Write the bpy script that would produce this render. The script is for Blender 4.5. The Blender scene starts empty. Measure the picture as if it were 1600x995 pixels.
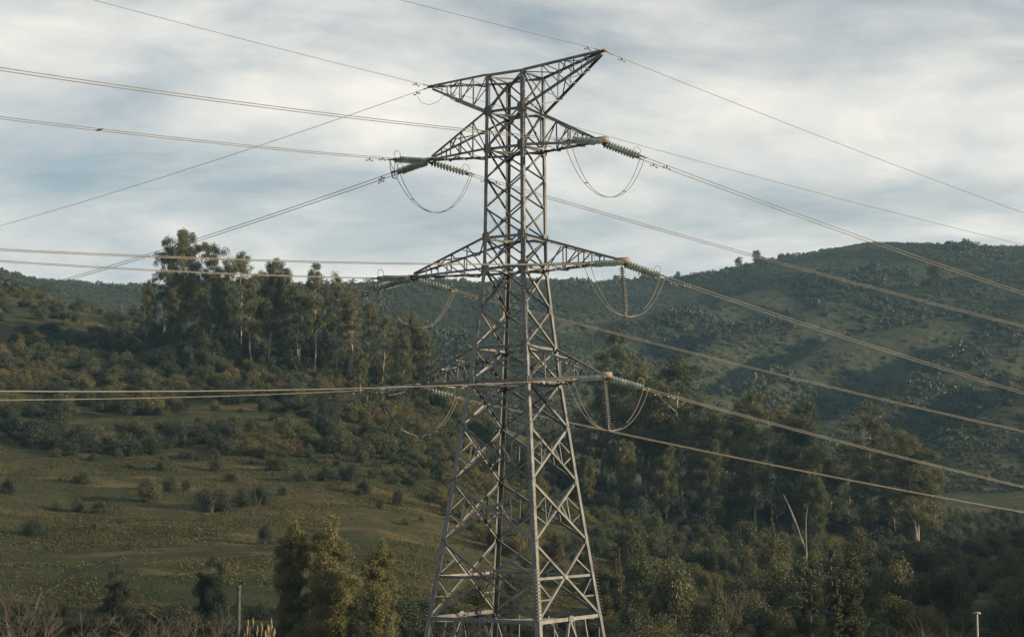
import bpy, math, random
import numpy as np

# ------------------------------------------------------------------ camera / sky / sun
R = math.radians
scene = bpy.context.scene
COL = scene.collection
ZC = 16.0                       # eye height (world z); tower base is about z = 2
FPX = 2600.0                    # focal length in pixels of a 1600 px wide frame
PITCH = math.atan(282.5 / FPX)  # horizon lies below the middle of the frame
CP, SP = math.cos(PITCH), math.sin(PITCH)

cam_data = bpy.data.cameras.new('camera')
cam = bpy.data.objects.new('camera', cam_data)
COL.objects.link(cam)
cam.location = (0, 0, ZC)
cam.rotation_euler = (math.pi / 2 + PITCH, 0, 0)
cam_data.sensor_width = 36.0
cam_data.lens = FPX / 1600.0 * 36.0
cam_data.clip_start = 0.5
cam_data.clip_end = 12000
scene.camera = cam

SUN_EL, SUN_AZ = R(12.0), R(106.0)      # azimuth clockwise from the view direction (+Y): sun low on the right
sdir = (math.sin(SUN_AZ) * math.cos(SUN_EL), math.cos(SUN_AZ) * math.cos(SUN_EL), math.sin(SUN_EL))
world = bpy.data.worlds.new('World')
scene.world = world
world.use_nodes = True
wn, wl = world.node_tree.nodes, world.node_tree.links
wn.clear()
def N(nodes, t, **kw):
    n = nodes.new(t)
    for k, v in kw.items():
        setattr(n, k, v)
    return n
w_out = N(wn, 'ShaderNodeOutputWorld')
w_bg = N(wn, 'ShaderNodeBackground'); w_bg.inputs['Strength'].default_value = 0.063
w_sky = N(wn, 'ShaderNodeTexSky', sky_type='NISHITA', sun_disc=False)
w_sky.sun_elevation = SUN_EL; w_sky.sun_rotation = SUN_AZ
w_sky.air_density = 1.0; w_sky.dust_density = 1.5; w_sky.ozone_density = 1.5
tc = N(wn, 'ShaderNodeTexCoord')
sep = N(wn, 'ShaderNodeSeparateXYZ'); wl.new(tc.outputs['Generated'], sep.inputs[0])
def math_node(op, a, b=None):
    m = N(wn, 'ShaderNodeMath', operation=op)
    for i, v in enumerate((a, b)):
        if v is None: continue
        if isinstance(v, (int, float)): m.inputs[i].default_value = v
        else: wl.new(v, m.inputs[i])
    return m.outputs[0]
zc = math_node('ADD', math_node('MAXIMUM', sep.outputs['Z'], 0.0), 0.26)
comb = N(wn, 'ShaderNodeCombineXYZ')
wl.new(math_node('DIVIDE', sep.outputs['X'], zc), comb.inputs[0])
wl.new(math_node('DIVIDE', sep.outputs['Y'], zc), comb.inputs[1])
mp = N(wn, 'ShaderNodeMapping'); mp.inputs['Rotation'].default_value = (0, 0, R(-24)); mp.inputs['Location'].default_value = (3.1, 1.7, 0)
mp.inputs['Scale'].default_value = (0.9, 1.25, 1)
wl.new(comb.outputs[0], mp.inputs[0])
n1 = N(wn, 'ShaderNodeTexNoise'); n1.inputs['Scale'].default_value = 2.0; n1.inputs['Detail'].default_value = 9
n1.inputs['Roughness'].default_value = 0.56; n1.inputs['Distortion'].default_value = 0.35
wl.new(mp.outputs[0], n1.inputs['Vector'])
r1 = N(wn, 'ShaderNodeValToRGB')
r1.color_ramp.elements[0].position = 0.33; r1.color_ramp.elements[0].color = (0.24, 0.24, 0.24, 1)
r1.color_ramp.elements[1].position = 0.58; r1.color_ramp.elements[1].color = (0.97, 0.97, 0.97, 1)
wl.new(n1.outputs[0], r1.inputs[0])
n2 = N(wn, 'ShaderNodeTexNoise'); n2.inputs['Scale'].default_value = 2.8; n2.inputs['Detail'].default_value = 10
n2.inputs['Roughness'].default_value = 0.6; n2.inputs['Distortion'].default_value = 0.4
wl.new(mp.outputs[0], n2.inputs['Vector'])
r2 = N(wn, 'ShaderNodeValToRGB')
r2.color_ramp.elements[0].position = 0.33; r2.color_ramp.elements[0].color = (4.7, 4.95, 5.1, 1)
r2.color_ramp.elements[1].position = 0.66; r2.color_ramp.elements[1].color = (8.5, 8.05, 7.25, 1)
wl.new(n2.outputs[0], r2.inputs[0])
w_mix = N(wn, 'ShaderNodeMix', data_type='RGBA')
wl.new(r1.outputs[0], w_mix.inputs[0])
wl.new(w_sky.outputs[0], w_mix.inputs[6]); wl.new(r2.outputs[0], w_mix.inputs[7])
wl.new(w_mix.outputs[2], w_bg.inputs[0]); wl.new(w_bg.outputs[0], w_out.inputs[0])

sun_d = bpy.data.lights.new('sun', 'SUN')
sun_d.energy = 5.0; sun_d.angle = R(1.2); sun_d.color = (1.0, 0.79, 0.52)
sun = bpy.data.objects.new('sun', sun_d); COL.objects.link(sun)
sun.location = (60, 0, 80)
from mathutils import Vector
sun.rotation_euler = (-Vector(sdir)).to_track_quat('-Z', 'Y').to_euler()

vs = scene.view_settings
vs.view_transform = 'Standard'; vs.look = 'None'; vs.exposure = 0.95; vs.gamma = 1.0
vs.use_curve_mapping = False
scene.cycles.max_bounces = 5
scene.cycles.diffuse_bounces = 2
scene.cycles.transparent_max_bounces = 8
scene.cycles.volume_bounces = 0

# ------------------------------------------------------------------ helpers
def at(x, y, Y):
    """the point of the place seen at photograph pixel (x, y), at distance Y in front of the camera"""
    a = (x - 800.0) / FPX
    b = (497.5 - y) / FPX
    dy = CP - b * SP
    dz = SP + b * CP
    return np.array([a / dy * Y, Y, ZC + dz / dy * Y])

def px(P):
    X, Y, Z = P[0], P[1], P[2] - ZC
    dep = Y * CP + Z * SP
    return 800 + FPX * X / dep, 497.5 - FPX * (-Y * SP + Z * CP) / dep

def hash2(ix, iy, s):
    h = (ix.astype(np.int64) * 374761393 + iy.astype(np.int64) * 668265263 + s * 974634777) & 0xFFFFFFFF
    h = ((h ^ (h >> 13)) * 1274126177) & 0xFFFFFFFF
    h = (h ^ (h >> 16)) & 0xFFFF
    return h / 65535.0

def vnoise(x, y, s=0):
    ix, iy = np.floor(x), np.floor(y)
    fx, fy = x - ix, y - iy
    fx = fx * fx * (3 - 2 * fx); fy = fy * fy * (3 - 2 * fy)
    a = hash2(ix, iy, s); b = hash2(ix + 1, iy, s); c = hash2(ix, iy + 1, s); d = hash2(ix + 1, iy + 1, s)
    return (a + (b - a) * fx) * (1 - fy) + (c + (d - c) * fx) * fy

def fbm(x, y, o=4, s=0):
    x = np.asarray(x, float); y = np.asarray(y, float)
    t = np.zeros_like(x); a = 0.5
    for k in range(o):
        t = t + a * (vnoise(x * 2 ** k, y * 2 ** k, s + k) - 0.5)
        a *= 0.5
    return t

def sstep(a, b, x):
    t = np.clip((x - a) / (b - a), 0, 1)
    return t * t * (3 - 2 * t)

def mesh_np(name, V, F, smooth=False):
    """V (n,3), F (m,k) with the same k for every face"""
    V = np.asarray(V, np.float32); F = np.asarray(F, np.int32)
    me = bpy.data.meshes.new(name)
    m, k = F.shape
    me.vertices.add(len(V)); me.vertices.foreach_set('co', V.ravel())
    me.loops.add(m * k); me.loops.foreach_set('vertex_index', F.ravel())
    me.polygons.add(m)
    me.polygons.foreach_set('loop_start', np.arange(0, m * k, k, dtype=np.int32))
    me.polygons.foreach_set('loop_total', np.full(m, k, np.int32))
    if smooth: me.polygons.foreach_set('use_smooth', np.ones(m, bool))
    me.update(calc_edges=True)
    return me

def obj(name, me, mat=None, parent=None, loc=None):
    o = bpy.data.objects.new(name, me)
    COL.objects.link(o)
    if mat is not None and me is not None and not me.materials: me.materials.append(mat)
    if parent is not None: o.parent = parent
    if loc is not None: o.location = loc
    return o

def tag(o, label=None, cat=None, group=None, kind=None):
    if label: o['label'] = label
    if cat: o['category'] = cat
    if group: o['group'] = group
    if kind: o['kind'] = kind
    return o

def empty(name, loc, rz=0.0):
    o = bpy.data.objects.new(name, None); COL.objects.link(o)
    o.location = loc; o.rotation_euler = (0, 0, rz); o.empty_display_size = 0.3
    return o

def unit(v):
    v = np.asarray(v, float)
    return v / (np.linalg.norm(v) + 1e-12)

def frame_of(d):
    d = unit(d)
    a = np.array([0, 0, 1.0]) if abs(d[2]) < 0.9 else np.array([1.0, 0, 0])
    s = unit(np.cross(d, a)); t = np.cross(s, d)
    return s, t

def tube(P, r, n=6, caps=False):
    """tube along polyline P with radius r (scalar or per point): verts, quads"""
    P = np.asarray(P, float); m = len(P)
    r = np.full(m, r) if np.isscalar(r) else np.asarray(r, float)
    T = np.gradient(P, axis=0)
    s, t = frame_of(T[0] + 1e-9)
    V = []
    for i in range(m):
        d = unit(T[i]); s = unit(s - d * np.dot(s, d)); t = np.cross(d, s)
        for k in range(n):
            a = 2 * math.pi * k / n
            V.append(P[i] + r[i] * (math.cos(a) * s + math.sin(a) * t))
    F = []
    for i in range(m - 1):
        for k in range(n):
            k2 = (k + 1) % n
            F.append((i * n + k, i * n + k2, (i + 1) * n + k2, (i + 1) * n + k))
    return np.array(V), np.array(F)

class Geo:
    """collects quads of one part"""
    def __init__(self): self.V = []; self.F = []; self.n = 0
    def add(self, V, F):
        self.V.append(np.asarray(V, float)); self.F.append(np.asarray(F, int) + self.n); self.n += len(V)
    def tube(self, P, r, n=6): self.add(*tube(P, r, n))
    def box(self, c, ax, ay, az):
        c, ax, ay, az = [np.asarray(q, float) for q in (c, ax, ay, az)]
        V = [c + i * ax + j * ay + k * az for i in (-1, 1) for j in (-1, 1) for k in (-1, 1)]
        self.add(V, [(0, 1, 3, 2), (4, 6, 7, 5), (0, 4, 5, 1), (2, 3, 7, 6), (0, 2, 6, 4), (1, 5, 7, 3)])
    def mesh(self, name, off=(0, 0, 0), smooth=False):
        return mesh_np(name, np.concatenate(self.V) - np.asarray(off), np.concatenate(self.F), smooth)

# ------------------------------------------------------------------ materials
def mat_base(name):
    m = bpy.data.materials.new(name); m.use_nodes = True
    nt = m.node_tree
    return m, nt.nodes, nt.links, nt.nodes['Principled BSDF']

def ramp(nodes, pts):
    r = nodes.new('ShaderNodeValToRGB')
    e = r.color_ramp.elements
    while len(e) < len(pts): e.new(0.5)
    for i, (p, c) in enumerate(pts):
        e[i].position = p; e[i].color = (c[0], c[1], c[2], 1)
    return r

def noisy(name, pts, scale, rough=0.7, metal=0.0, detail=5, bump=0.0, coord='Object', spec=0.3, stretch=None):
    m, n, l, b = mat_base(name)
    t = n.new('ShaderNodeTexCoord'); x = n.new('ShaderNodeTexNoise')
    x.inputs['Scale'].default_value = scale; x.inputs['Detail'].default_value = detail
    src = t.outputs[coord]
    if stretch:
        mp_ = n.new('ShaderNodeMapping'); mp_.inputs['Scale'].default_value = stretch
        l.new(src, mp_.inputs[0]); src = mp_.outputs[0]
    l.new(src, x.inputs['Vector'])
    r = ramp(n, pts); l.new(x.outputs[0], r.inputs[0]); l.new(r.outputs[0], b.inputs['Base Color'])
    b.inputs['Roughness'].default_value = rough; b.inputs['Metallic'].default_value = metal
    b.inputs['Specular IOR Level'].default_value = spec
    if bump:
        bp = n.new('ShaderNodeBump'); bp.inputs['Strength'].default_value = bump
        l.new(x.outputs[0], bp.inputs['Height']); l.new(bp.outputs[0], b.inputs['Normal'])
    return m

M = {}
M['steel'] = noisy('galvanised_steel', [(0.25, (0.078, 0.083, 0.086)), (0.5, (0.14, 0.146, 0.148)), (0.75, (0.205, 0.21, 0.21))], 1.6, 0.55, 0.35, 8)
def vary(m, lo, hi):
    n, l = m.node_tree.nodes, m.node_tree.links; b = n['Principled BSDF']
    src = b.inputs['Base Color'].links[0].from_socket
    oi = n.new('ShaderNodeObjectInfo'); mr = n.new('ShaderNodeMapRange'); mr.inputs[3].default_value = lo; mr.inputs[4].default_value = hi
    l.new(oi.outputs['Random'], mr.inputs[0])
    mx = n.new('ShaderNodeMix'); mx.data_type = 'RGBA'; mx.blend_type = 'MULTIPLY'; mx.inputs[0].default_value = 1.0
    l.new(src, mx.inputs[6]); l.new(mr.outputs[0], mx.inputs[7]); l.new(mx.outputs[2], b.inputs['Base Color'])
vary(M['steel'], 0.7, 1.3)
M['steel_dull'] = noisy('weathered_steel', [(0.3, (0.13, 0.125, 0.115)), (0.7, (0.27, 0.255, 0.235))], 2.2, 0.6, 0.35, 8)
M['plate'] = noisy('sunlit_plate_tint', [(0.3, (0.16, 0.138, 0.112)), (0.7, (0.26, 0.23, 0.195))], 3.0, 0.65, 0.2, 6)  # warm sunlight on the right tip boxes is put into this colour
M['wire'] = noisy('aluminium_wire', [(0.3, (0.10, 0.095, 0.086)), (0.7, (0.165, 0.155, 0.14))], 2.0, 0.55, 0.3, 3)
M['fitting'] = noisy('dark_fitting', [(0.3, (0.10, 0.095, 0.09)), (0.7, (0.2, 0.19, 0.17))], 6.0, 0.5, 0.5, 3)
M['concrete'] = noisy('old_concrete', [(0.3, (0.025, 0.029, 0.032)), (0.7, (0.075, 0.08, 0.082))], 5.0, 0.9, 0, 6, 0.3)
M['lampgrey'] = noisy('lamp_paint', [(0.3, (0.24, 0.26, 0.26)), (0.7, (0.34, 0.36, 0.36))], 3.0, 0.5, 0.3, 4)
def glass_mat(name, c0, c1):
    m, n, l, b = mat_base(name)
    t = n.new('ShaderNodeObjectInfo'); r = ramp(n, [(0, c0), (1, c1)])
    l.new(t.outputs['Random'], r.inputs[0]); l.new(r.outputs[0], b.inputs['Base Color'])
    b.inputs['Roughness'].default_value = 0.12; b.inputs['Transmission Weight'].default_value = 0.25
    b.inputs['Coat Weight'].default_value = 0.5
    return m
M['glass'] = glass_mat('green_toughened_glass', (0.28, 0.36, 0.325), (0.55, 0.64, 0.60))
M['porcelain'] = glass_mat('pale_grey_disc', (0.34, 0.35, 0.34), (0.46, 0.47, 0.45))

def leaf_mat(name, dark, mid, light, tint=0.35, trans=0.25, nscale=0.5):
    dark, mid, light = [tuple(0.74 * v for v in c) for c in (dark, mid, light)]
    m, n, l, b = mat_base(name)
    g = n.new('ShaderNodeNewGeometry'); oi = n.new('ShaderNodeObjectInfo'); tcn = n.new('ShaderNodeTexCoord')
    nz = n.new('ShaderNodeTexNoise'); nz.inputs['Scale'].default_value = nscale; nz.inputs['Detail'].default_value = 3
    l.new(tcn.outputs['Object'], nz.inputs['Vector'])
    a1 = n.new('ShaderNodeMath'); a1.operation = 'MULTIPLY_ADD'
    l.new(g.outputs['Random Per Island'], a1.inputs[0]); a1.inputs[1].default_value = 0.55
    mm = n.new('ShaderNodeMath'); mm.operation = 'MULTIPLY_ADD'
    l.new(oi.outputs['Random'], mm.inputs[0]); mm.inputs[1].default_value = tint; l.new(nz.outputs[0], mm.inputs[2])
    sub = n.new('ShaderNodeMath'); sub.operation = 'SUBTRACT'; l.new(mm.outputs[0], sub.inputs[0]); sub.inputs[1].default_value = 0.28 + tint / 2
    l.new(sub.outputs[0], a1.inputs[2])
    r = ramp(n, [(0.05, dark), (0.5, mid), (0.95, light)])
    l.new(a1.outputs[0], r.inputs[0]); l.new(r.outputs[0], b.inputs['Base Color'])
    b.inputs['Roughness'].default_value = 0.6; b.inputs['Specular IOR Level'].default_value = 0.25
    tr = n.new('ShaderNodeBsdfTranslucent'); l.new(r.outputs[0], tr.inputs[0])
    mx = n.new('ShaderNodeMixShader'); mx.inputs[0].default_value = trans
    l.new(b.outputs[0], mx.inputs[1]); l.new(tr.outputs[0], mx.inputs[2])
    l.new(mx.outputs[0], n['Material Output'].inputs['Surface'])
    return m
M['euc'] = leaf_mat('eucalyptus_leaves', (0.042, 0.060, 0.031), (0.112, 0.124, 0.058), (0.23, 0.21, 0.095), 0.35, 0.35)
M['euc_gold'] = leaf_mat('sunlit_tint_leaves', (0.088, 0.104, 0.042), (0.195, 0.195, 0.082), (0.34, 0.30, 0.135), 0.3, 0.42)  # brighter copy of the leaf colour with the sun's gold mixed in
M['shrub'] = leaf_mat('scrub_leaves', (0.026, 0.042, 0.024), (0.064, 0.078, 0.039), (0.140, 0.135, 0.060), 0.5, 0.25)
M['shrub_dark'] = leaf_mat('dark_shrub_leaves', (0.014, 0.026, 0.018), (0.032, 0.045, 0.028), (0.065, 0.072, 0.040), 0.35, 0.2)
M['shrub_olive'] = leaf_mat('olive_shrub_leaves', (0.055, 0.062, 0.022), (0.120, 0.115, 0.042), (0.205, 0.175, 0.065), 0.4, 0.3)
M['dry_leaf'] = leaf_mat('dry_brown_leaves', (0.052, 0.046, 0.025), (0.110, 0.090, 0.048), (0.18, 0.15, 0.082), 0.4, 0.25)
M['far_scrub'] = leaf_mat('far_scrub_leaves', (0.028, 0.040, 0.026), (0.054, 0.062, 0.036), (0.090, 0.088, 0.047), 0.2, 0.1, 0.02)
M['bark'] = noisy('pale_eucalyptus_bark', [(0.3, (0.10, 0.08, 0.06)), (0.55, (0.21, 0.18, 0.14)), (0.75, (0.34, 0.30, 0.245))], 1.3, 0.85, 0, 6, 0.3, stretch=(1, 1, 0.25))
M['bark_dark'] = noisy('brown_bark', [(0.3, (0.05, 0.04, 0.03)), (0.7, (0.13, 0.105, 0.08))], 2.0, 0.9, 0, 6, 0.4, stretch=(1, 1, 0.3))
M['twig'] = noisy('bare_twigs', [(0.3, (0.055, 0.045, 0.034)), (0.7, (0.115, 0.093, 0.068))], 2.0, 0.85, 0, 4)
M['white_wood'] = noisy('bleached_trunk', [(0.3, (0.15, 0.135, 0.115)), (0.7, (0.26, 0.24, 0.21))], 2.0, 0.85, 0, 4)
M['straw'] = noisy('dry_stalks', [(0.3, (0.13, 0.105, 0.065)), (0.7, (0.23, 0.19, 0.125))], 3.0, 0.85, 0, 3)
M['tuft'] = leaf_mat('grass_blades', (0.052, 0.060, 0.022), (0.098, 0.098, 0.040), (0.175, 0.152, 0.075), 0.0, 0.3, 0.06)

def ground_material():
    m, n, l, b = mat_base('hillside_ground')
    g = n.new('ShaderNodeNewGeometry')
    def nz(scale, detail=5, rough=0.55, stretch=None):
        x = n.new('ShaderNodeTexNoise'); x.inputs['Scale'].default_value = scale; x.inputs['Detail'].default_value = detail
        x.inputs['Roughness'].default_value = rough
        if stretch:
            q = n.new('ShaderNodeMapping'); q.inputs['Scale'].default_value = stretch
            l.new(g.outputs['Position'], q.inputs[0]); l.new(q.outputs[0], x.inputs['Vector'])
        else: l.new(g.outputs['Position'], x.inputs['Vector'])
        return x.outputs[0]
    base = ramp(n, [(0.30, (0.014, 0.021, 0.009)), (0.47, (0.026, 0.033, 0.0135)), (0.60, (0.043, 0.042, 0.019)), (0.75, (0.088, 0.071, 0.035))])
    a = n.new('ShaderNodeMath'); a.operation = 'MULTIPLY_ADD'
    l.new(nz(0.35, 6, 0.65, (0.6, 1.6, 1)), a.inputs[0]); a.inputs[1].default_value = 0.55
    c = n.new('ShaderNodeMath'); c.operation = 'MULTIPLY'; c.inputs[1].default_value = 0.5
    l.new(nz(0.03, 4), c.inputs[0]); l.new(c.outputs[0], a.inputs[2])
    l.new(a.outputs[0], base.inputs[0])
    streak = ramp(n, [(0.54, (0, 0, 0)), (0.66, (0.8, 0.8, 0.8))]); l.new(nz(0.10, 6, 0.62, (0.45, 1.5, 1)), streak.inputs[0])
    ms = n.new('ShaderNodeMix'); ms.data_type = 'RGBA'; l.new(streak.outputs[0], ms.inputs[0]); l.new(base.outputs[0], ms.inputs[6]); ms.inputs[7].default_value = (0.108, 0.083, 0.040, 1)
    dirt = ramp(n, [(0.60, (0, 0, 0)), (0.72, (1, 1, 1))])
    l.new(nz(0.055, 5, 0.6), dirt.inputs[0])
    mx = n.new('ShaderNodeMix'); mx.data_type = 'RGBA'
    l.new(dirt.outputs[0], mx.inputs[0]); l.new(ms.outputs[2], mx.inputs[6]); mx.inputs[7].default_value = (0.088, 0.060, 0.038, 1)
    l.new(mx.outputs[2], b.inputs['Base Color'])
    sx_ = n.new('ShaderNodeSeparateXYZ'); l.new(g.outputs['Position'], sx_.inputs[0])
    mr = n.new('ShaderNodeMapRange'); mr.inputs[1].default_value = 470; mr.inputs[2].default_value = 600; l.new(sx_.outputs[1], mr.inputs[0])
    cov = ramp(n, [(0.55, (1, 1, 1)), (0.70, (0.4, 0.4, 0.4))]); l.new(nz(0.008, 5, 0.6), cov.inputs[0])
    cm = n.new('ShaderNodeMath'); cm.operation = 'MULTIPLY'; l.new(mr.outputs[0], cm.inputs[0]); l.new(cov.outputs[0], cm.inputs[1])
    heath = ramp(n, [(0.36, (0.010, 0.016, 0.011)), (0.5, (0.026, 0.030, 0.017)), (0.66, (0.056, 0.053, 0.029))]); l.new(nz(0.22, 6, 0.75), heath.inputs[0])
    m2 = n.new('ShaderNodeMix'); m2.data_type = 'RGBA'; l.new(cm.outputs[0], m2.inputs[0]); l.new(mx.outputs[2], m2.inputs[6]); l.new(heath.outputs[0], m2.inputs[7])
    l.new(m2.outputs[2], b.inputs['Base Color'])
    b.inputs['Roughness'].default_value = 0.95; b.inputs['Specular IOR Level'].default_value = 0.1
    bp = n.new('ShaderNodeBump'); bp.inputs['Strength'].default_value = 0.9; bp.inputs['Distance'].default_value = 0.5
    l.new(nz(1.1, 6, 0.7), bp.inputs['Height']); l.new(bp.outputs[0], b.inputs['Normal'])
    return m
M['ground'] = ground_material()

# ------------------------------------------------------------------ terrain
TX = np.array([-500, 0, 200, 400, 600, 700, 800, 1000, 1200, 1400, 1480, 1600, 2100], float)
TAB = [  # distance, photograph row of the ground at that distance for each column above
    (150, [935, 940, 945, 950, 955, 965, 985, 1000, 1010, 1010, 1005, 1000, 960]),
    (200, [820, 822, 828, 832, 845, 860, 885, 915, 925, 925, 925, 920, 880]),
    (260, [705, 710, 715, 715, 725, 760, 810, 850, 868, 875, 878, 876, 830]),
    (330, [595, 600, 603, 597, 618, 655, 735, 800, 830, 836, 842, 846, 800]),
    (400, [480, 495, 515, 530, 572, 612, 700, 772, 808, 812, 818, 822, 760]),
    (460, [420, 432, 490, 518, 558, 600, 688, 750, 788, 788, 792, 792, 720]),
    (560, [440, 470, 545, 565, 600, 630, 672, 712, 738, 728, 722, 705, 640]),
    (700, [470, 500, 545, 560, 580, 590, 604, 640, 655, 630, 615, 590, 540]),
    (900, [430, 450, 475, 482, 490, 500, 510, 528, 515, 478, 468, 465, 455]),
    (1150, [420, 424, 436, 430, 432, 430, 429, 441, 408, 366, 355, 362, 400]),
    (1500, [470, 470, 480, 480, 480, 480, 480, 485, 465, 430, 420, 425, 470]),
    (2600, [640, 640, 640, 640, 640, 640, 640, 640, 640, 640, 640, 640, 640]),
]
rows = [(10.0, np.full(len(TX), -3.2)), (40.0, np.full(len(TX), -10.0)), (80.0, np.full(len(TX), -14.0)), (115.0, np.full(len(TX), -13.5))]
for d, ys in TAB:
    rows.append((float(d), np.array([at(x, y, d)[2] - ZC for x, y in zip(TX, ys)])))
NX = np.array([-500, 0, 200, 400, 600, 700, 800, 900, 1000, 1100, 1180, 1260, 1340, 1400, 1450, 1525, 1600, 1740, 1900, 2100, 2300, 2500, 2700], float)
CREST = np.array([420, 424, 434, 428, 430, 428, 426, 424, 424, 408, 387, 366, 356, 355, 355, 363, 378, 398, 410, 420, 425, 430, 430], float)
rows = [(d, np.interp(NX, TX, z) if d != 1150 else np.array([at(x, y, d)[2] - ZC for x, y in zip(NX, CREST)])) for d, z in rows]
TX = NX; TU = (TX - 800) / FPX
# unseen rise right of the frame, added to shade the valley floor
shade_rise = lambda d: np.interp(d, [60, 80, 115, 150, 200, 260, 330, 460, 560, 700], [0, 6, 20, 32, 40, 44, 44, 35, 20, 0])
rows = [(d, z + 0.5 * shade_rise(d) * sstep(0.36, 0.72, TU)) for d, z in rows]
RD = np.log(np.array([r[0] for r in rows])); RZ = np.array([r[1] for r in rows])
GU = np.linspace(TU[0], TU[-1], 400); GD = np.linspace(RD[0], RD[-1], 420)
tmp = np.array([np.interp(GU, TU, r) for r in RZ])
GRID = np.array([np.interp(GD, RD, tmp[:, j]) for j in range(len(GU))]).T
def blur(A, k, ax):
    w = np.exp(-0.5 * (np.arange(-3 * k, 3 * k + 1) / k) ** 2); w /= w.sum()
    pad = [(0, 0), (0, 0)]; pad[ax] = (3 * k, 3 * k)
    B = np.pad(A, pad, mode='edge')
    return np.apply_along_axis(lambda v: np.convolve(v, w, 'valid'), ax, B)
GRID = blur(blur(GRID, 5, 0), 7, 1)

def ground_z(X, Y):
    X = np.asarray(X, float); Y = np.asarray(Y, float)
    d = np.hypot(X, Y); Ys = np.maximum(Y, 1e-3)
    u = np.where(Y > 0.3 * d, X / Ys, np.sign(X) * 9.0)
    # distance measured along the view inside the frame, radially outside it
    w = sstep(0.6, 0.9, np.abs(u))
    D = np.clip(np.maximum(Y, 0) * (1 - w) + d * w, math.exp(RD[0]), math.exp(RD[-1]))
    uc = np.clip(u, TU[0], TU[-1])
    # behind the camera the two flanks run into each other
    back = sstep(0.0, -1.0, Y / np.maximum(d, 1e-6))
    uc = uc * (1 - back * (1 - np.abs(X) / np.maximum(d, 1e-6)))
    fi = (uc - GU[0]) / (GU[1] - GU[0]); fj = (np.log(D) - GD[0]) / (GD[1] - GD[0])
    i0 = np.clip(fi.astype(int), 0, len(GU) - 2); j0 = np.clip(fj.astype(int), 0, len(GD) - 2)
    a = fi - i0; b = fj - j0
    z = (GRID[j0, i0] * (1 - a) + GRID[j0, i0 + 1] * a) * (1 - b) + (GRID[j0 + 1, i0] * (1 - a) + GRID[j0 + 1, i0 + 1] * a) * b
    far = sstep(480, 720, d)
    crest = 1 - 0.85 * np.exp(-((d - 1150) / 130.0) ** 2)
    rid = 1 - np.abs(2 * vnoise(X / 190 + 0.35 * Y / 190 + 3.3, Y / 330 + 7.1, 5) - 1)
    rid2 = 1 - np.abs(2 * vnoise(X / 85 + 9.3, Y / 140 + 2.1, 8) - 1)
    xp = 800 + FPX * np.clip(u, -0.6, 0.6)
    ph = (xp - 1180 - 2.0 * (D - 850) + 420 * fbm(X / 150, Y / 150, 4, 44)) / 270.0
    fr = ph - np.floor(ph)
    # spurs running down towards the left: short steep left flanks, long right flanks
    spur = np.where(fr < 0.34, fr / 0.34, (1 - fr) / 0.66)
    spur = spur * spur * (3 - 2 * spur)
    right = sstep(820, 1050, xp)
    z = z + far * (right * 21 * (spur - 0.5) * (1 - np.exp(-((d - 1150) / 210.0) ** 2)) ** 1.5 + crest * ((1 - right) * 24 * (rid - 0.62) + 9 * (rid2 - 0.5) + 6 * fbm(X / 40, Y / 40, 3, 3)))

    z = z - far * 5 * np.exp(-((d - 1150) / 130.0) ** 2)
    near = sstep(90, 150, d) * (1 - far)
    z = z + near * (2.4 * fbm(X / 26, Y / 26, 4, 11) + 1.1 * fbm(X / 5.5, Y / 5.5, 3, 21))
    return z + ZC

def build_ground():
    fine = np.linspace(-0.36, 0.36, 340)                   # tangent of the azimuth inside the frame
    ang = np.concatenate([np.arctan(fine), np.linspace(math.atan(0.36), 2 * math.pi - math.atan(0.36), 110)[1:-1]])
    rad = np.concatenate([[0.01, 5], np.exp(np.linspace(math.log(10), math.log(480), 330)), np.exp(np.linspace(math.log(480), math.log(1300), 190))[1:], np.exp(np.linspace(math.log(1300), math.log(3000), 24))[1:]])
    A, Rr = np.meshgrid(ang, rad)
    X = np.sin(A) * Rr; Y = np.cos(A) * Rr
    Z = ground_z(X, Y)
    n, m = len(rad), len(ang)
    idx = np.arange(n * m).reshape(n, m); nx = np.roll(idx, -1, axis=1)
    F = np.stack([idx[:-1], nx[:-1], nx[1:], idx[1:]], -1).reshape(-1, 4)
    me = mesh_np('ground', np.stack([X, Y, Z], -1).reshape(-1, 3), F[:, ::-1], True)
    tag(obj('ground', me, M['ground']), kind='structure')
build_ground()

def ground_hit(x, y, y0=110.0, y1=1250.0):
    """first point of the ground seen at photograph pixel (x, y)"""
    Ys = np.exp(np.linspace(math.log(y0), math.log(y1), 900))
    p = at(x, y, 1.0) - np.array([0, 0, ZC])
    Z = ZC + p[2] * Ys; G = ground_z(p[0] * Ys, Ys)
    k = np.argmax(Z <= G)
    if not (Z <= G).any(): k = len(Ys) - 1
    return np.array([p[0] * Ys[k], Ys[k], float(G[k])])

def skyline(x):
    Ys = np.linspace(700, 1300, 500); u = (x - 800) / FPX
    e = (ground_z(u * Ys, Ys) - ZC) / Ys
    return float(Ys[np.argmax(e)])

def on_ground(x, Y):
    X = (x - 800) / FPX * Y * 1.0
    return np.array([X, Y, float(ground_z(np.array([X]), np.array([Y]))[0])])

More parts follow.
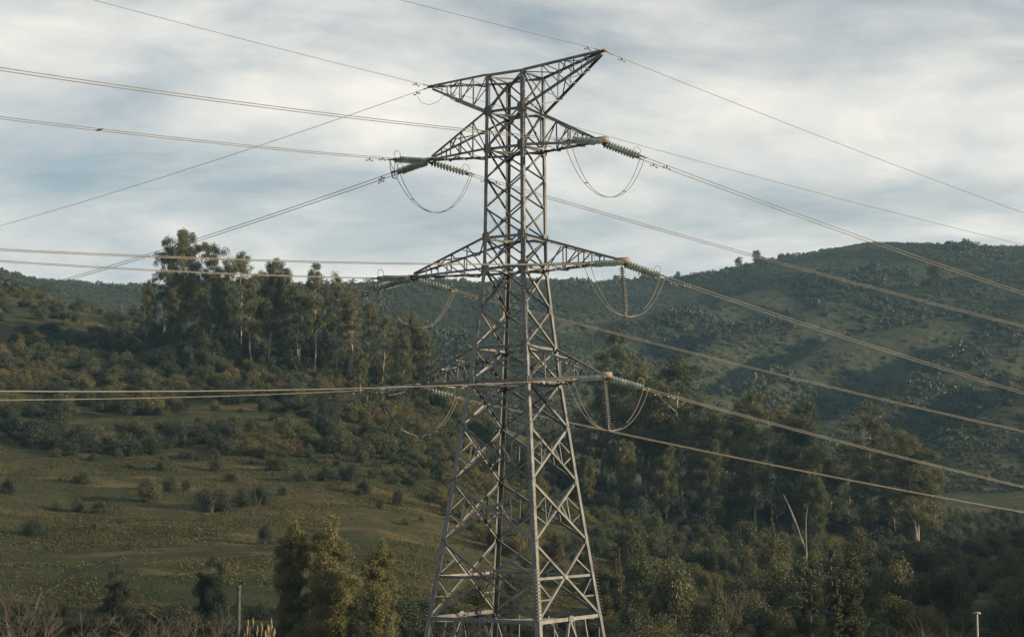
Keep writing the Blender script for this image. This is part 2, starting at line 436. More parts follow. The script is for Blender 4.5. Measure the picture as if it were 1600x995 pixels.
# ------------------------------------------------------------------ the tower
TC = at(805.5, 780, 80.0)[:2]                 # tower axis
UA = np.array([0.86, -0.51, 0.0]); UA /= np.linalg.norm(UA)   # along the crossarms, to the right and towards the camera
VA = np.array([-UA[1], UA[0], 0.0])           # across them, away from the camera
UPZ = np.array([0, 0, 1.0])
LV = [(120, 46.5), (177, 47), (235, 47.5), (281, 48.2), (327, 48.8), (373, 49.5), (421, 50.5), (484, 58), (545, 66), (598, 73), (668, 84.5), (752, 98), (845, 113.5), (963, 134)]
LZ = [at(805, y, 80.0)[2] for y, _ in LV]; LS = [m * 0.02245 for _, m in LV]
BASE_Z = float(ground_z(np.array([TC[0]]), np.array([TC[1]]))[0])
LZ.append(BASE_Z - 0.3); LS.append(LS[-1] + (LZ[-2] - LZ[-1]) * (LS[-1] - LS[-2]) / (LZ[-3] - LZ[-2]))
CORN = {'F': (1, -1), 'R': (1, 1), 'L': (-1, -1), 'B': (-1, 1)}
def node(c, i):
    a, b = CORN[c]
    return np.array([TC[0], TC[1], 0]) + UA * a * LS[i] + VA * b * LS[i] + UPZ * LZ[i]
FACES = [('L', 'F', -VA), ('F', 'R', UA), ('R', 'B', VA), ('B', 'L', -UA)]
TB = np.array([TC[0], TC[1], BASE_Z])
tower = empty('transmission_tower', TB)
tag(tower, 'tall grey lattice steel transmission tower with stacked crossarms', 'tower')

def angle_mesh(p0, p1, w, out, t=None, inset=0.0):
    """an L-angle steel bar from p0 to p1, one flange in the face, the other turned inwards"""
    t = t or max(0.014, w * 0.14)
    d = unit(p1 - p0); n = unit(out - d * np.dot(out, d)); s = np.cross(n, d)
    prof = [(-w / 2, 0), (w / 2, 0), (w / 2, -t), (-w / 2 + t, -t), (-w / 2 + t, -w * 0.85), (-w / 2, -w * 0.85)]
    V = []
    for P in (p0, p1):
        for a, b in prof: V.append(P + s * a + n * (b - inset))
    bmv = [tuple(v - TB) for v in V]
    faces = [(k, (k + 1) % 6, 6 + (k + 1) % 6, 6 + k) for k in range(6)] + [(5, 4, 3, 2, 1, 0), (6, 7, 8, 9, 10, 11)]
    me = bpy.data.meshes.new('bar'); me.from_pydata(bmv, [], faces); me.update()
    return me
def bar(name, p0, p1, w, out, parent, inset=0.0, mat='steel', cut=0.0):
    if cut:
        d = p1 - p0; p0, p1 = p0 + d * cut, p1 - d * cut
    return obj(name, angle_mesh(p0, p1, w, out, None, inset), M[mat], parent)
def plate(c, a, b, out, parent, ha, hb, name='gusset_plate', th=0.012, mat='steel', off=0.0):
    """an eight-sided steel plate"""
    a = unit(a); out = unit(out); b = np.cross(out, a)
    V = []
    for q in (-th, th):
        for x, y in ((-1, -.55), (-.55, -1), (.55, -1), (1, -.55), (1, .55), (.55, 1), (-.55, 1), (-1, .55)):
            V.append(tuple(c + a * x * ha + b * y * hb + out * (q + off) - TB))
    F = [tuple(range(7, -1, -1)), tuple(range(8, 16))] + [(k, (k + 1) % 8, 8 + (k + 1) % 8, 8 + k) for k in range(8)]
    me = bpy.data.meshes.new(name); me.from_pydata(V, [], F); me.update()
    return obj(name, me, M[mat], parent)

# legs: one bent angle each from the footing to the top
for c, (sa, sb) in CORN.items():
    V, F = [], []
    for i in range(len(LZ)):
        w = 0.18 if i <= 5 else 0.18 + 0.08 * (i - 5) / 9.0
        t = 0.03
        P = node(c, i); A, B = -UA * sa, -VA * sb          # flanges run inwards along both faces
        for x, y in ((0, 0), (w, 0), (w, t), (t, t), (t, w), (0, w)): V.append(tuple(P - A * 0.02 - B * 0.02 + A * x + B * y - TB))
    m_ = len(LZ)
    for i in range(m_ - 1):
        for k in range(6): F.append((i * 6 + k, i * 6 + (k + 1) % 6, (i + 1) * 6 + (k + 1) % 6, (i + 1) * 6 + k))
    F.append((5, 4, 3, 2, 1, 0)); F.append(tuple((m_ - 1) * 6 + k for k in range(6)))
    me = bpy.data.meshes.new('leg'); me.from_pydata(V, [], F); me.update()
    leg = obj('leg', me, M['steel'], tower)
    # climbing guard: rows of short spikes near the first strut, then the step bolts
    g = Geo()
    for k in range(15):
        f = 0.04 + 0.62 * k / 14
        P = node(c, 13) * (1 - f) + node(c, 12) * f
        for dv in (UA * sa, VA * sb): g.box(P + dv * 0.09, dv * 0.09, UPZ * 0.012, np.cross(dv, UPZ) * 0.012)
    obj('climbing_guard', g.mesh('climbing_guard', TB), M['steel_dull'], leg)['kind'] = 'stuff'
    g = Geo()
    if c in 'FB':
        for k in range(70):
            zf = LZ[12] + (LZ[0] - LZ[12]) * k / 69
            i = max(j for j in range(len(LZ)) if LZ[j] >= zf - 1e-6)
            i = min(i, 12); f = (LZ[i] - zf) / (LZ[i] - LZ[i + 1])
            P = node(c, i) * (1 - f) + node(c, i + 1) * f
            dv = UA * sa if k % 2 else VA * sb
            g.box(P + dv * 0.07 - dv * 0, dv * 0.07, UPZ * 0.01, np.cross(dv, UPZ) * 0.01)
        obj('step_bolts', g.mesh('step_bolts', TB), M['steel_dull'], leg)['kind'] = 'stuff'
    ft = Geo(); P = node(c, len(LZ) - 1)
    ft.box(P + UPZ * 0.2, UA * 0.45, VA * 0.45, UPZ * 0.45)
    obj('footing', ft.mesh('footing', TB), M['concrete'], tower)

# body bracing
for (c0, c1, out) in FACES:
    for i in range(13):
        a0, a1, b0, b1 = node(c0, i), node(c1, i), node(c0, i + 1), node(c1, i + 1)
        big = i >= 9
        w = 0.085 if i < 6 else 0.10 if i < 9 else 0.12
        bar('diagonal_brace', a0, b1, w, out, tower, 0.012)
        bar('diagonal_brace', a1, b0, w, out, tower, 0.045 + w * 0.1)
        X = None
        # where the diagonals cross
        wa = np.linalg.norm(a1 - a0); wb = np.linalg.norm(b1 - b0); f = wa / (wa + wb)
        X = a0 + (b1 - a0) * f
        if i >= 6: plate(X, b1 - a0, None, out, tower, 0.13, 0.10, off=0.0)
        if i in (10, 11):
            # redundant bracing: small triangles at both sides, from the legs to the diagonals
            for (t0, t1, tb0, tb1) in ((a0, b0, b1, a1), (a1, b1, b0, a0)):
                mid = t0 + (t1 - t0) * 0.52
                q1 = t0 + (tb0 - t0) * f * 0.54; q2 = t1 + (tb1 - t1) * (1 - f) * 0.54
                bar('redundant_brace', mid, q1, 0.06, out, tower, 0.06); bar('redundant_brace', mid, q2, 0.06, out, tower, 0.06)
                bar('redundant_brace', q1, q2, 0.055, out, tower, 0.075)
                q3 = t0 + (tb0 - t0) * f * 0.8
                bar('redundant_brace', q2, q3, 0.05, out, tower, 0.09)
        if i == 12:
            m0 = a0 + (b0 - a0) * f; m1 = a1 + (b1 - a1) * f
            bar('horizontal_strut', m0, m1, 0.12, out, tower, 0.075)
            for (t0, t1, tm, td0, td1) in ((a0, b0, m0, b1, a1), (a1, b1, m1, b0, a0)):
                q1 = t0 + (td0 - t0) * f * 0.5
                bar('redundant_brace', tm, q1, 0.07, out, tower, 0.06)
                q2 = t1 + (td1 - t1) * (1 - f) * 0.5
                l2 = t1 + (t0 - t1) * 0.5 * (1 - f)
                bar('redundant_brace', tm, q2, 0.07, out, tower, 0.06)
                bar('redundant_brace', l2, q2, 0.07, out, tower, 0.06)
        if i in (0, 1, 2, 5, 6, 8, 9):
            bar('horizontal_strut', a0, a1, 0.115 if i < 8 else 0.13, out, tower, 0.08)
        for P, Q in ((a0, a1), (a1, a0)):
            if i in (1, 2, 5, 6, 9): 
                plate(P + unit(Q - P) * 0.12, UPZ, None, out, tower, 0.26, 0.21, off=0.02)
            elif i > 6: plate(P + unit(Q - P) * 0.14, UPZ, None, out, tower, 0.2, 0.14, off=0.005)
    # foot panel: strut with two inverted Vs
    a0, a1, b0, b1 = node(c0, 13), node(c1, 13), node(c0, 14), node(c1, 14)
    bar('horizontal_strut', a0, a1, 0.17, out, tower, 0.03)
    mid = (a0 + a1) / 2
    plate(mid, a1 - a0, None, out, tower, 0.22, 0.16, off=0.01)
    for t0, t1, oth in ((a0, b0, a1), (a1, b1, a0)):
        bar('diagonal_brace', mid, t1, 0.13, out, tower, 0.05)
        e = t0 + (t1 - t0) * 0.45; q = mid + (t1 - mid) * 0.45
        bar('redundant_brace', t0, q, 0.08, out, tower, 0.07)
        bar('redundant_brace', e, q, 0.07, out, tower, 0.07)
        k1 = t0 + (oth - t0) * 0.25
        bar('redundant_brace', k1, q, 0.07, out, tower, 0.09)
# horizontal diaphragms
for i in (0, 1, 2, 5, 6, 9, 13):
    bar('plan_brace', node('L', i), node('R', i), 0.085, UPZ, tower, 0.1)
    bar('plan_brace', node('F', i), node('B', i), 0.085, UPZ, tower, 0.2)

def solve_tip(x, y):
    t = 0.0
    for _ in range(30):
        P = np.array([TC[0], TC[1], LZ[2]]) + UA * t
        e = x - px(P)[0]
        t += e * 0.03
    P = at(x, y, P[1])
    return P

ARMS = {}
def crossarm(key, tip, lo, hi, side, peak, label, w=0.115):
    """side +1: right arm on face F-R, -1: left arm on face L-B; lo / hi: body levels of the flat and the sloping chords"""
    cs = ('F', 'R') if side > 0 else ('L', 'B')
    arm = empty('crossarm', TB); arm.parent = tower; arm.location = (0, 0, 0)
    arm['label'] = label
    end = []
    sep_ = 0.10
    for c, sg in zip(cs, (-1, 1)):
        o = VA * sg
        tl = tip + VA * sg * sep_
        A, B = node(c, lo), node(c, hi)
        th = tl + UPZ * (0.16 if not peak else -0.16)
        bar('chord', A, tl, w, o, arm, 0.0, 'steel')
        bar('chord', B, th, w, o, arm, 0.0, 'steel')
        fr = [0.0, 0.24, 0.46, 0.65, 0.82]
        for k in range(1, 5):
            f, fp = fr[k], fr[k - 1]
            Pl, Ph = A + (tl - A) * f, B + (th - B) * f
            Pl0 = A + (tl - A) * fp
            bar('lattice_brace', Pl, Ph, 0.05, o, arm, 0.03)
            if k < 4: bar('lattice_brace', Pl0, Ph, 0.05, o, arm, 0.05)
        end.append((A, B, tl, th))
    (A0, B0, t0, h0), (A1, B1, t1, h1) = end
    fr = [0.0, 0.3, 0.55, 0.78]
    for k in range(1, 4):
        for (p, q, r_, s_) in ((A0, t0, A1, t1), (B0, h0, B1, h1)):
            bar('lattice_brace', p + (q - p) * fr[k], r_ + (s_ - r_) * fr[k], 0.055, UPZ, arm, 0.05)
            a_, b_ = (p + (q - p) * fr[k - 1], r_ + (s_ - r_) * fr[k]) if k % 2 else (r_ + (s_ - r_) * fr[k - 1], p + (q - p) * fr[k])
            bar('lattice_brace', a_, b_, 0.055, UPZ, arm, 0.09)
    g = Geo()
    if peak:
        g.box(tip + UA * side * 0.05, UA * 0.22, VA * 0.13, UPZ * 0.05)
    elif side > 0:
        g.box(tip + UA * 0.28 + UPZ * 0.06, UA * 0.34, VA * 0.17, UPZ * 0.13)
    else:
        g.box(tip - UA * 0.12 + UPZ * 0.05, UA * 0.28, VA * 0.16, UPZ * 0.06)
    obj('tip_plate', g.mesh('tip_plate', TB), M['plate' if side > 0 and not peak else 'steel_dull'], arm)
    ARMS[key] = tip + UA * side * (0.3 if not peak else 0.1)
crossarm('PL', solve_tip(677, 135), 0, 1, -1, True, 'left earth wire peak arm of the tower')
crossarm('PR', solve_tip(940, 80), 0, 1, 1, True, 'right earth wire peak arm rising to a point')
crossarm('L2', solve_tip(676, 250), 2, 1, -1, False, 'top left crossarm')
crossarm('R2', solve_tip(931, 222), 2, 1, 1, False, 'top right crossarm with end box tinted sunlit tan')
crossarm('L3', solve_tip(648, 433), 6, 5, -1, False, 'middle left crossarm')
crossarm('R3', solve_tip(964, 410), 6, 5, 1, False, 'middle right crossarm with end box tinted sunlit tan')
crossarm('L4', solve_tip(652, 603), 9, 8, -1, False, 'lowest left crossarm')
crossarm('R4', solve_tip(936, 588), 9, 8, 1, False, 'lowest right crossarm with end box tinted sunlit tan')

# ------------------------------------------------------------------ insulators, conductors, jumpers
def disc_mesh():
    prof = [(0.02, 0.09), (0.042, 0.075), (0.045, 0.02), (0.09, 0.010), (0.132, -0.012), (0.138, -0.024), (0.11, -0.012), (0.05, -0.006), (0.03, -0.02), (0.02, -0.09)]
    n = 14
    V = [(r * math.cos(2 * math.pi * k / n), r * math.sin(2 * math.pi * k / n), z) for r, z in prof for k in range(n)]
    F = [(i * n + k, i * n + (k + 1) % n, (i + 1) * n + (k + 1) % n, (i + 1) * n + k) for i in range(len(prof) - 1) for k in range(n)]
    me = mesh_np('disc', V, np.array(F)[:, ::-1], True)
    me.polygons.foreach_set('material_index', np.array([1 if i in (0, 1, 7, 8) else 0 for i in range(len(prof) - 1) for k in range(n)], np.int32))
    return me
DISC = disc_mesh(); DISC.materials.append(M['glass']); DISC.materials.append(M['fitting'])
DISC_G = disc_mesh(); DISC_G.materials.append(M['porcelain']); DISC_G.materials.append(M['fitting'])
from mathutils import Matrix
def axis_matrix(c, axis):
    s, t = frame_of(axis); d = unit(axis)
    return Matrix(((s[0], t[0], d[0], c[0]), (s[1], t[1], d[1], c[1]), (s[2], t[2], d[2], c[2]), (0, 0, 0, 1)))
def put_disc(root, P, axis, me, base):
    o = bpy.data.objects.new('disc', me); COL.objects.link(o); o.parent = root
    o.matrix_local = axis_matrix(P - base, axis)
    return o

def tension_set(p0, direction, label, n=11, pitch=0.172):
    """a double string of glass discs from the crossarm towards a conductor; returns the outer end"""
    d = unit(direction); side = unit(np.cross(d, UPZ)); up = np.cross(side, d)
    root = empty('insulator_string', p0); tag(root, label, 'insulator', 'tension insulator strings')
    h0, L = 0.22, n * pitch
    g = Geo(); g.box(p0 + d * 0.12, d * 0.10, side * 0.03, up * 0.03); g.box(p0 + d * h0, d * 0.05, side * 0.24, up * 0.025)
    obj('yoke_plate', g.mesh('yoke_plate', p0), M['fitting'], root)
    g = Geo(); e = h0 + L + 0.10
    g.box(p0 + d * e, d * 0.06, side * 0.25, up * 0.025)
    for sg in (-1, 1): g.box(p0 + d * (e + 0.2) + side * 0.2 * sg, d * 0.16, side * 0.03, up * 0.035)
    obj('yoke_plate', g.mesh('yoke_plate', p0), M['fitting'], root)
    for sg in (-1, 1):
        for k in range(n): put_disc(root, p0 + d * (h0 + 0.10 + k * pitch) + side * 0.19 * sg, -d, DISC, p0)
    # arcing horn: a ring over the live end
    g = Geo(); P = []
    for k in range(13):
        a = -0.4 + (math.pi + 0.9) * k / 12
        P.append(p0 + d * (e - 0.12) + up * (0.24 + 0.2 * math.sin(a)) + d * 0.2 * math.cos(a))
    g.tube(P, 0.014, 5)
    obj('arcing_horn', g.mesh('arcing_horn', p0, True), M['fitting'], root)
    return p0 + d * (e + 0.34), side

def wire_path(p0, p1, k, reach, n=60):
    """a hanging wire from p0 through p1 and on to reach times that length"""
    h = p1[:2] - p0[:2]; L = np.linalg.norm(h); h = h / L
    m = (p1[2] - p0[2] - k * L * L) / L
    t = np.linspace(0, 1, n) ** 1.3 * L * reach
    return np.stack([p0[0] + h[0] * t, p0[1] + h[1] * t, p0[2] + m * t + k * t * t], -1), np.array([h[0], h[1], m])

def damper(g, P, d):
    d = unit(d)
    g.box(P - UPZ * 0.05, d * 0.03, np.cross(d, UPZ) * 0.03, UPZ * 0.06)
    g.tube([P - UPZ * 0.11 - d * 0.2, P - UPZ * 0.11 + d * 0.2], 0.01, 5)
    for s in (-1, 1): g.tube([P - UPZ * 0.12 + d * s * 0.13, P - UPZ * 0.12 + d * s * 0.22], 0.036, 6)

ENDS = {}
def conductor(key, arm, target, Yd, label, slabel, reach, k=0.0006, tilt=0.0):
    tip = ARMS[arm]
    p1 = at(target[0], target[1], Yd)
    _, d = wire_path(tip, p1, k, 1.0)
    dd = unit(np.array([d[0], d[1], d[2] + tilt]))
    end, side = tension_set(tip - UPZ * 0.05, dd, slabel)
    root = empty('conductor_pair', end); tag(root, label, 'power line', 'twin power conductors')
    for sg in (-1, 1):
        q0 = end + side * 0.2 * sg; q1 = p1 + side * 0.2 * sg
        P, dv = wire_path(q0, q1, k, reach)
        g = Geo(); g.tube(P, 0.016, 6)
        w_ = obj('wire', g.mesh('wire', end, True), M['wire'], root)
        g = Geo()
        for s in (1.0,): damper(g, q0 + unit(dv) * (s + 0.25 * sg), dv)
        obj('vibration_damper', g.mesh('vibration_damper', end, True), M['fitting'], w_)
    if key == 'AL2':
        q = P[np.argmin([abs(px(v)[0] - 152) for v in P])] - side * 0.2
        g = Geo(); g.tube([q - side * 0.24, q - side * 0.12, q + side * 0.12, q + side * 0.24], [0.02, 0.04, 0.04, 0.02], 7)
        obj('spacer', g.mesh('spacer', end, True), M['fitting'], root)
    ENDS[key] = (end, side, unit(d))
    return root, P
AY = {'2': 'top', '3': 'middle', '4': 'lowest'}
LINES = [  # family, arm side, pixel at the frame edge for levels 2 3 4, distance there, reach, wording
    ('A', 'R', ((0, 108), (0, 390), (0, 611)), 55.4, 3.0, 'right', 'running to the near left'),
    ('A', 'L', ((0, 184), (0, 408), (0, 625)), 65.0, 3.2, 'left', 'running to the near left'),
    ('C', 'L', ((0, 466), (0, 604), (0, 721)), 113.0, 5.0, 'left', 'dropping away to the far left'),
    ('E', 'R', ((1600, 459), (1600, 614), (1600, 761)), 93.0, 5.0, 'right', 'dropping away to the right'),
    ('E', 'L', ((1600, 510), (1600, 674), (1600, 800)), 99.0, 5.0, 'left', 'crossing behind the tower to the right'),
]
for fam, sd, tg, Yd, reach, sw, how in LINES:
    for lv, t in zip('234', tg):
        kk = 0.0006 if fam != 'A' else 0.0009
        conductor(fam + sd + lv, sd + lv, t, Yd, 'twin conductor from the %s %s crossarm %s' % (AY[lv], sw, how),
                  'glass insulator string on the %s %s crossarm, line %s' % (AY[lv], sw, how), reach, kk)
def earth_wire(arm, target, Yd, label, reach, k=0.0005):
    tip = ARMS[arm]; p1 = at(target[0], target[1], Yd)
    P, d = wire_path(tip, p1, k, reach)
    root = empty('earth_wire', tip); tag(root, label, 'earth wire', 'earth wires on the tower peaks')
    g = Geo(); g.tube(P, 0.012, 6); obj('wire', g.mesh('wire', tip, True), M['wire'], root)
    g = Geo(); damper(g, tip + unit(d) * 1.1, d); g.tube([tip, tip + unit(d) * 0.6], 0.03, 6)
    obj('vibration_damper', g.mesh('vibration_damper', tip, True), M['fitting'], root)
earth_wire('PL', (145, 0), 67.6, 'thin earth wire rising from the left tower peak to the upper left', 3.0)
earth_wire('PL', (0, 353), 113.0, 'thin earth wire sloping down left from the left tower peak', 5.0)
earth_wire('PL', (1600, 383), 99.0, 'thin earth wire from the left tower peak passing behind to the right', 5.0)
earth_wire('PR', (625, 0), 68.6, 'thin earth wire rising from the right tower peak to the upper left', 3.0)
earth_wire('PR', (1600, 333), 93.0, 'thin earth wire sloping down right from the right tower peak', 5.0)
# short bonding wire at the left peak
g = Geo(); a = ARMS['PL']
P = [a + np.array([-0.75, 0.5, -0.35]), a + np.array([-0.55, 0.4, -0.75]), a + np.array([-0.1, 0.2, -0.9]), a + np.array([0.35, 0.1, -0.75]), a + np.array([0.7, -0.2, -0.38])]
g.tube(P, 0.011, 5)
tag(obj('bonding_wire', g.mesh('bonding_wire', a, True), M['wire'], None, a), 'short slack bonding wire hanging below the left tower peak', 'wire')

def jumper(e0, e1, depth, label, key, tops=None):
    (p0, s0, d0), (p1, s1, d1) = e0, e1
    root = empty('jumper_loop', (p0 + p1) / 2); base = (p0 + p1) / 2
    tag(root, label, 'jumper cable', 'jumper loops under the crossarms')
    paths = []
    flip = 1 if np.dot(s0, s1) > 0 else -1
    for sg in (-1, 1):
        q0 = p0 + s0 * 0.2 * sg - d0 * 0.1; q1 = p1 + s1 * 0.2 * sg * flip - d1 * 0.1
        t = np.linspace(0, 1, 33); u = 2 * t - 1
        shape = (np.cosh(1.9) - np.cosh(1.9 * u)) / (np.cosh(1.9) - 1)
        ends = q0[None] * (1 - t)[:, None] + q1[None] * t[:, None]
        pull = 1 - 0.30 * (1 - np.abs(u)) * (np.abs(u))               # the two wires draw together low down
        P = ends - UPZ[None] * (depth * shape)[:, None]
        mid = p0[None] * (1 - t)[:, None] + p1[None] * t[:, None]
        P[:, :2] = mid[:, :2] + (P[:, :2] - mid[:, :2]) * (0.35 + 0.65 * np.abs(u) ** 1.2)[:, None]
        P[:, 2] += sg * 0.07 * np.sin(np.pi * t) * (1 - shape * 0.8)
        g = Geo(); g.tube(P, 0.017, 6); obj('wire', g.mesh('wire', base, True), M['wire'], root); paths.append(P)
    for k in (8, 24):
        g = Geo(); g.tube([paths[0][k], paths[1][k]], 0.022, 5); obj('spacer', g.mesh('spacer', base), M['fitting'], root)
    return (paths[0][16] + paths[1][16]) / 2
bottoms = {}
for sd, sw in (('L', 'left'), ('R', 'right')):
    for lv, dep in zip('234', (1.75, 2.05, 2.0)):
        tipz = ARMS[sd + lv]
        e0, e1 = ENDS['A' + sd + lv], ENDS['E' + sd + lv]
        low = {'L2': 332, 'L3': 513, 'L4': 681, 'R2': 308, 'R3': 495, 'R4': 673}[sd + lv]
        mid = (e0[0] + e1[0]) / 2
        dep = mid[2] - at(800, low, mid[1])[2]
        bottoms[sd + lv] = jumper(e0, e1, dep, 'slack twin jumper loop hanging under the %s %s crossarm' % (AY[lv], sw), sd + lv)
for lv in '234':
    jumper(ENDS['AL' + lv], ENDS['CL' + lv], 0.55, 'short jumper joining the two left hand lines at the %s left crossarm' % AY[lv], 'X')
# post insulators that hold the lower right loops down
for lv in '34':
    top = ARMS['R' + lv] - UA * 0.05 - UPZ * 0.05; bot = bottoms['R' + lv]
    L = top[2] - bot[2]; n = 18; pt = (L - 0.42) / n
    root = empty('hanging_insulator', top); tag(root, 'vertical grey insulator string hanging from the %s right crossarm' % AY[lv], 'insulator', 'vertical jumper insulators')
    ax = unit(bot - top)
    for k in range(n): put_disc(root, top + ax * (0.24 + k * pt), -ax, DISC_G, top)
    g = Geo(); g.tube([top + UPZ * 0.05, top + ax * 0.2], 0.025, 6); g.tube([top + ax * (L - 0.24), top + ax * (L + 0.02)], 0.03, 6)
    g.box(bot, VA * 0.16, UA * 0.09, UPZ * 0.035)
    obj('clamp', g.mesh('clamp', top), M['fitting'], root)

# ------------------------------------------------------------------ vegetation builders
def leaf_quads(C, rng, size, droop=0.3, aspect=0.45, Nrm=None, bias=0.9):
    """one pointed leaf (or small spray) at every centre, turned roughly outwards where a clump normal is given"""
    n = len(C)
    q = rng.normal(size=(n, 3)); q /= np.linalg.norm(q, axis=1)[:, None]
    if Nrm is not None: q = q + Nrm * bias * 1.25
    q /= np.linalg.norm(q, axis=1)[:, None] + 1e-9
    d = rng.normal(size=(n, 3)); d[:, 2] -= droop * 1.6
    d -= q * (d * q).sum(1)[:, None]
    d /= np.linalg.norm(d, axis=1)[:, None] + 1e-9
    s = np.cross(q, d)
    L = size * rng.uniform(0.65, 1.35, n)[:, None]; W = L * aspect
    V = np.empty((n, 4, 3))
    V[:, 0] = C - d * L * 0.5; V[:, 1] = C + s * W * 0.5; V[:, 2] = C + d * L * 0.5; V[:, 3] = C - s * W * 0.5
    return V.reshape(-1, 3), np.arange(4 * n).reshape(n, 4)

def clump_points(centres, radii, per, rng, flat=0.75, hollow=2.0):
    P = []; Q = []
    for c, r in zip(centres, radii):
        k = max(6, int(per * (r ** 2)))
        v = rng.normal(size=(k, 3)); v /= np.linalg.norm(v, axis=1)[:, None]
        rad = rng.uniform(0, 1, k) ** (1 / hollow)
        lump = 1 + 0.28 * np.sin(v[:, 0] * 5 + c[0] * 3) * np.cos(v[:, 2] * 4 + c[1] * 2)
        P.append(c + v * (rad * r * lump)[:, None] * np.array([1, 1, flat])); Q.append(v)
    return np.concatenate(P), np.concatenate(Q)

def branch(p, q, r0, r1, rng, n=6, bend=0.06):
    L = np.linalg.norm(q - p)
    t = np.linspace(0, 1, n)[:, None]
    P = p * (1 - t) + q * t
    w = rng.normal(size=(n, 3)) * bend * L; w[0] = 0; w[-1] = 0
    w = np.cumsum(w, 0) * 0.3 * np.sin(np.pi * t)
    return P + w, np.linspace(r0, r1, n)

def euc_proto(seed, H=26.0, spread=4.6, first=0.35, leaf=0.42, per=60, fork=False, lean=0.0, top_w=0.55, nb=24):
    """tall eucalypt: pale straight trunk, rising limbs, rounded drooping clumps with gaps"""
    rng = np.random.default_rng(seed)
    wood = Geo(); cen, rad = [], []
    stems = 2 if fork else 1
    for sidx in range(stems):
        ang = rng.uniform(0, 6.28)
        top = np.array([math.cos(ang) * (lean * H + (1.6 if fork else 0.4)), math.sin(ang) * (lean * H + (1.6 if fork else 0.4)), H * (1.0 if sidx == 0 else 0.86)])
        P, rr = branch(np.array([0, 0, -0.6]), top * np.array([1, 1, 0.96]), H * 0.0125, 0.05, rng, 12, 0.035)
        wood.tube(P, rr, 7)
        for k in range(nb):
            f = first + (0.97 - first) * (k + rng.uniform(0, 0.9)) / nb
            i = f * (len(P) - 1); i0 = int(min(i, len(P) - 2)); b0 = P[i0] + (P[i0 + 1] - P[i0]) * (i - i0)
            prof = math.sin(math.pi * min(1, (f - first) / (1 - first) * 0.80 + 0.20)) ** 0.7
            ln = spread * (top_w + (1 - top_w) * prof) * rng.uniform(0.45, 1.15) * (1.0 if f < 0.85 else 0.65)
            a = k * 2.4 + rng.uniform(-0.5, 0.5); up = rng.uniform(0.35, 1.0)
            q = b0 + np.array([math.cos(a) * ln, math.sin(a) * ln, up * ln])
            B, br = branch(b0, q, H * 0.0038, 0.03, rng, 5, 0.10)
            wood.tube(B, br, 5)
            m = rng.integers(3, 6)
            for j in range(m):
                e = B[rng.integers(2, 5)] + rng.normal(size=3) * ln * 0.22
                cen.append(e); rad.append(rng.uniform(0.65, 1.5) * (spread / 4.6) * (0.9 if f > 0.85 else 1.0))
        cen.append(P[-1] + [0, 0, 0.2]); rad.append(1.15)
        cen.append(P[-2] + rng.normal(size=3) * 0.5); rad.append(1.5)
    C, Q = clump_points(cen, rad, per, rng, 0.85, 2.6)
    V, F = leaf_quads(C, rng, leaf, 0.5, 0.46, Q)
    return wood.mesh('trunk', smooth=True), mesh_np('crown', V, F)

def broad_proto(seed, H, W, leaf=0.2, per=260, n=40, bottom=0.1, cone=0.0, flat=0.9, leaders=4):
    """leafy young tree with several ascending leaders and an uneven outline; cone>0 narrows towards the top"""
    rng = np.random.default_rng(seed)
    wood = Geo(); cen, rad = [], []
    for j in range(leaders):
        a0 = 6.28 * j / leaders + rng.uniform(-0.5, 0.5)
        off = 0 if j == 0 else W * rng.uniform(0.16, 0.34) * (1 - 0.5 * cone)
        hj = H * (0.97 if j == 0 else rng.uniform(0.58, 0.92))
        top = np.array([math.cos(a0) * off, math.sin(a0) * off, hj])
        P, rr = branch(np.array([0, 0, -0.5]), top, H * 0.011 + 0.03, 0.02, rng, 9, 0.04)
        P[1:5, :2] = P[1:5, :2] * 0.8
        wood.tube(P, rr, 6)
        m = max(6, int(n / leaders))
        for k in range(m):
            f = bottom + (1 - bottom) * (k + rng.uniform(0, 1)) / m
            env = (1.0 - 0.72 * f ** 1.6) if cone < 0.3 else (1.02 - 0.9 * f)
            ln = W * 0.34 * env * rng.uniform(0.15, 1.1)
            a = k * 2.4 + rng.uniform(-0.9, 0.9)
            i = f * (len(P) - 1) * 0.98; i0_ = int(i); b0 = P[i0_] + (P[min(i0_ + 1, 8)] - P[i0_]) * (i - i0_)
            q = b0 + np.array([math.cos(a) * ln, math.sin(a) * ln, rng.uniform(0.2, 0.8) * ln])
            B, br = branch(b0, q, 0.05, 0.015, rng, 4, 0.1); wood.tube(B, br, 4)
            cen.append(q); rad.append(W * rng.uniform(0.08, 0.19) * (0.55 + 0.45 * env))
        cen.append(P[-1]); rad.append(W * 0.07)
    C, Q = clump_points(cen, rad, per, rng, flat, 2.0)
    V, F = leaf_quads(C, rng, leaf, 0.35, 0.45, Q, 0.6)
    return wood.mesh('trunk', smooth=True), mesh_np('crown', V, F)

def bush_points(rng, n_leaf, lumps=9):
    """leaf centres of a unit bush: width 2, height about 1.3, standing on z = 0"""
    a = rng.uniform(0, 6.28, lumps); r = rng.uniform(0.1, 0.62, lumps)
    cen = np.stack([np.cos(a) * r, np.sin(a) * r, rng.uniform(0.25, 0.85, lumps) * (1.1 - 0.6 * r)], -1)
    rad = rng.uniform(0.26, 0.48, lumps)
    i = rng.integers(0, lumps, n_leaf)
    v = rng.normal(size=(n_leaf, 3)); v /= np.linalg.norm(v, axis=1)[:, None]
    P = cen[i] + v * (rad[i] * rng.uniform(0, 1, n_leaf) ** 0.4)[:, None]
    P[:, 2] = np.abs(P[:, 2])
    return P, v

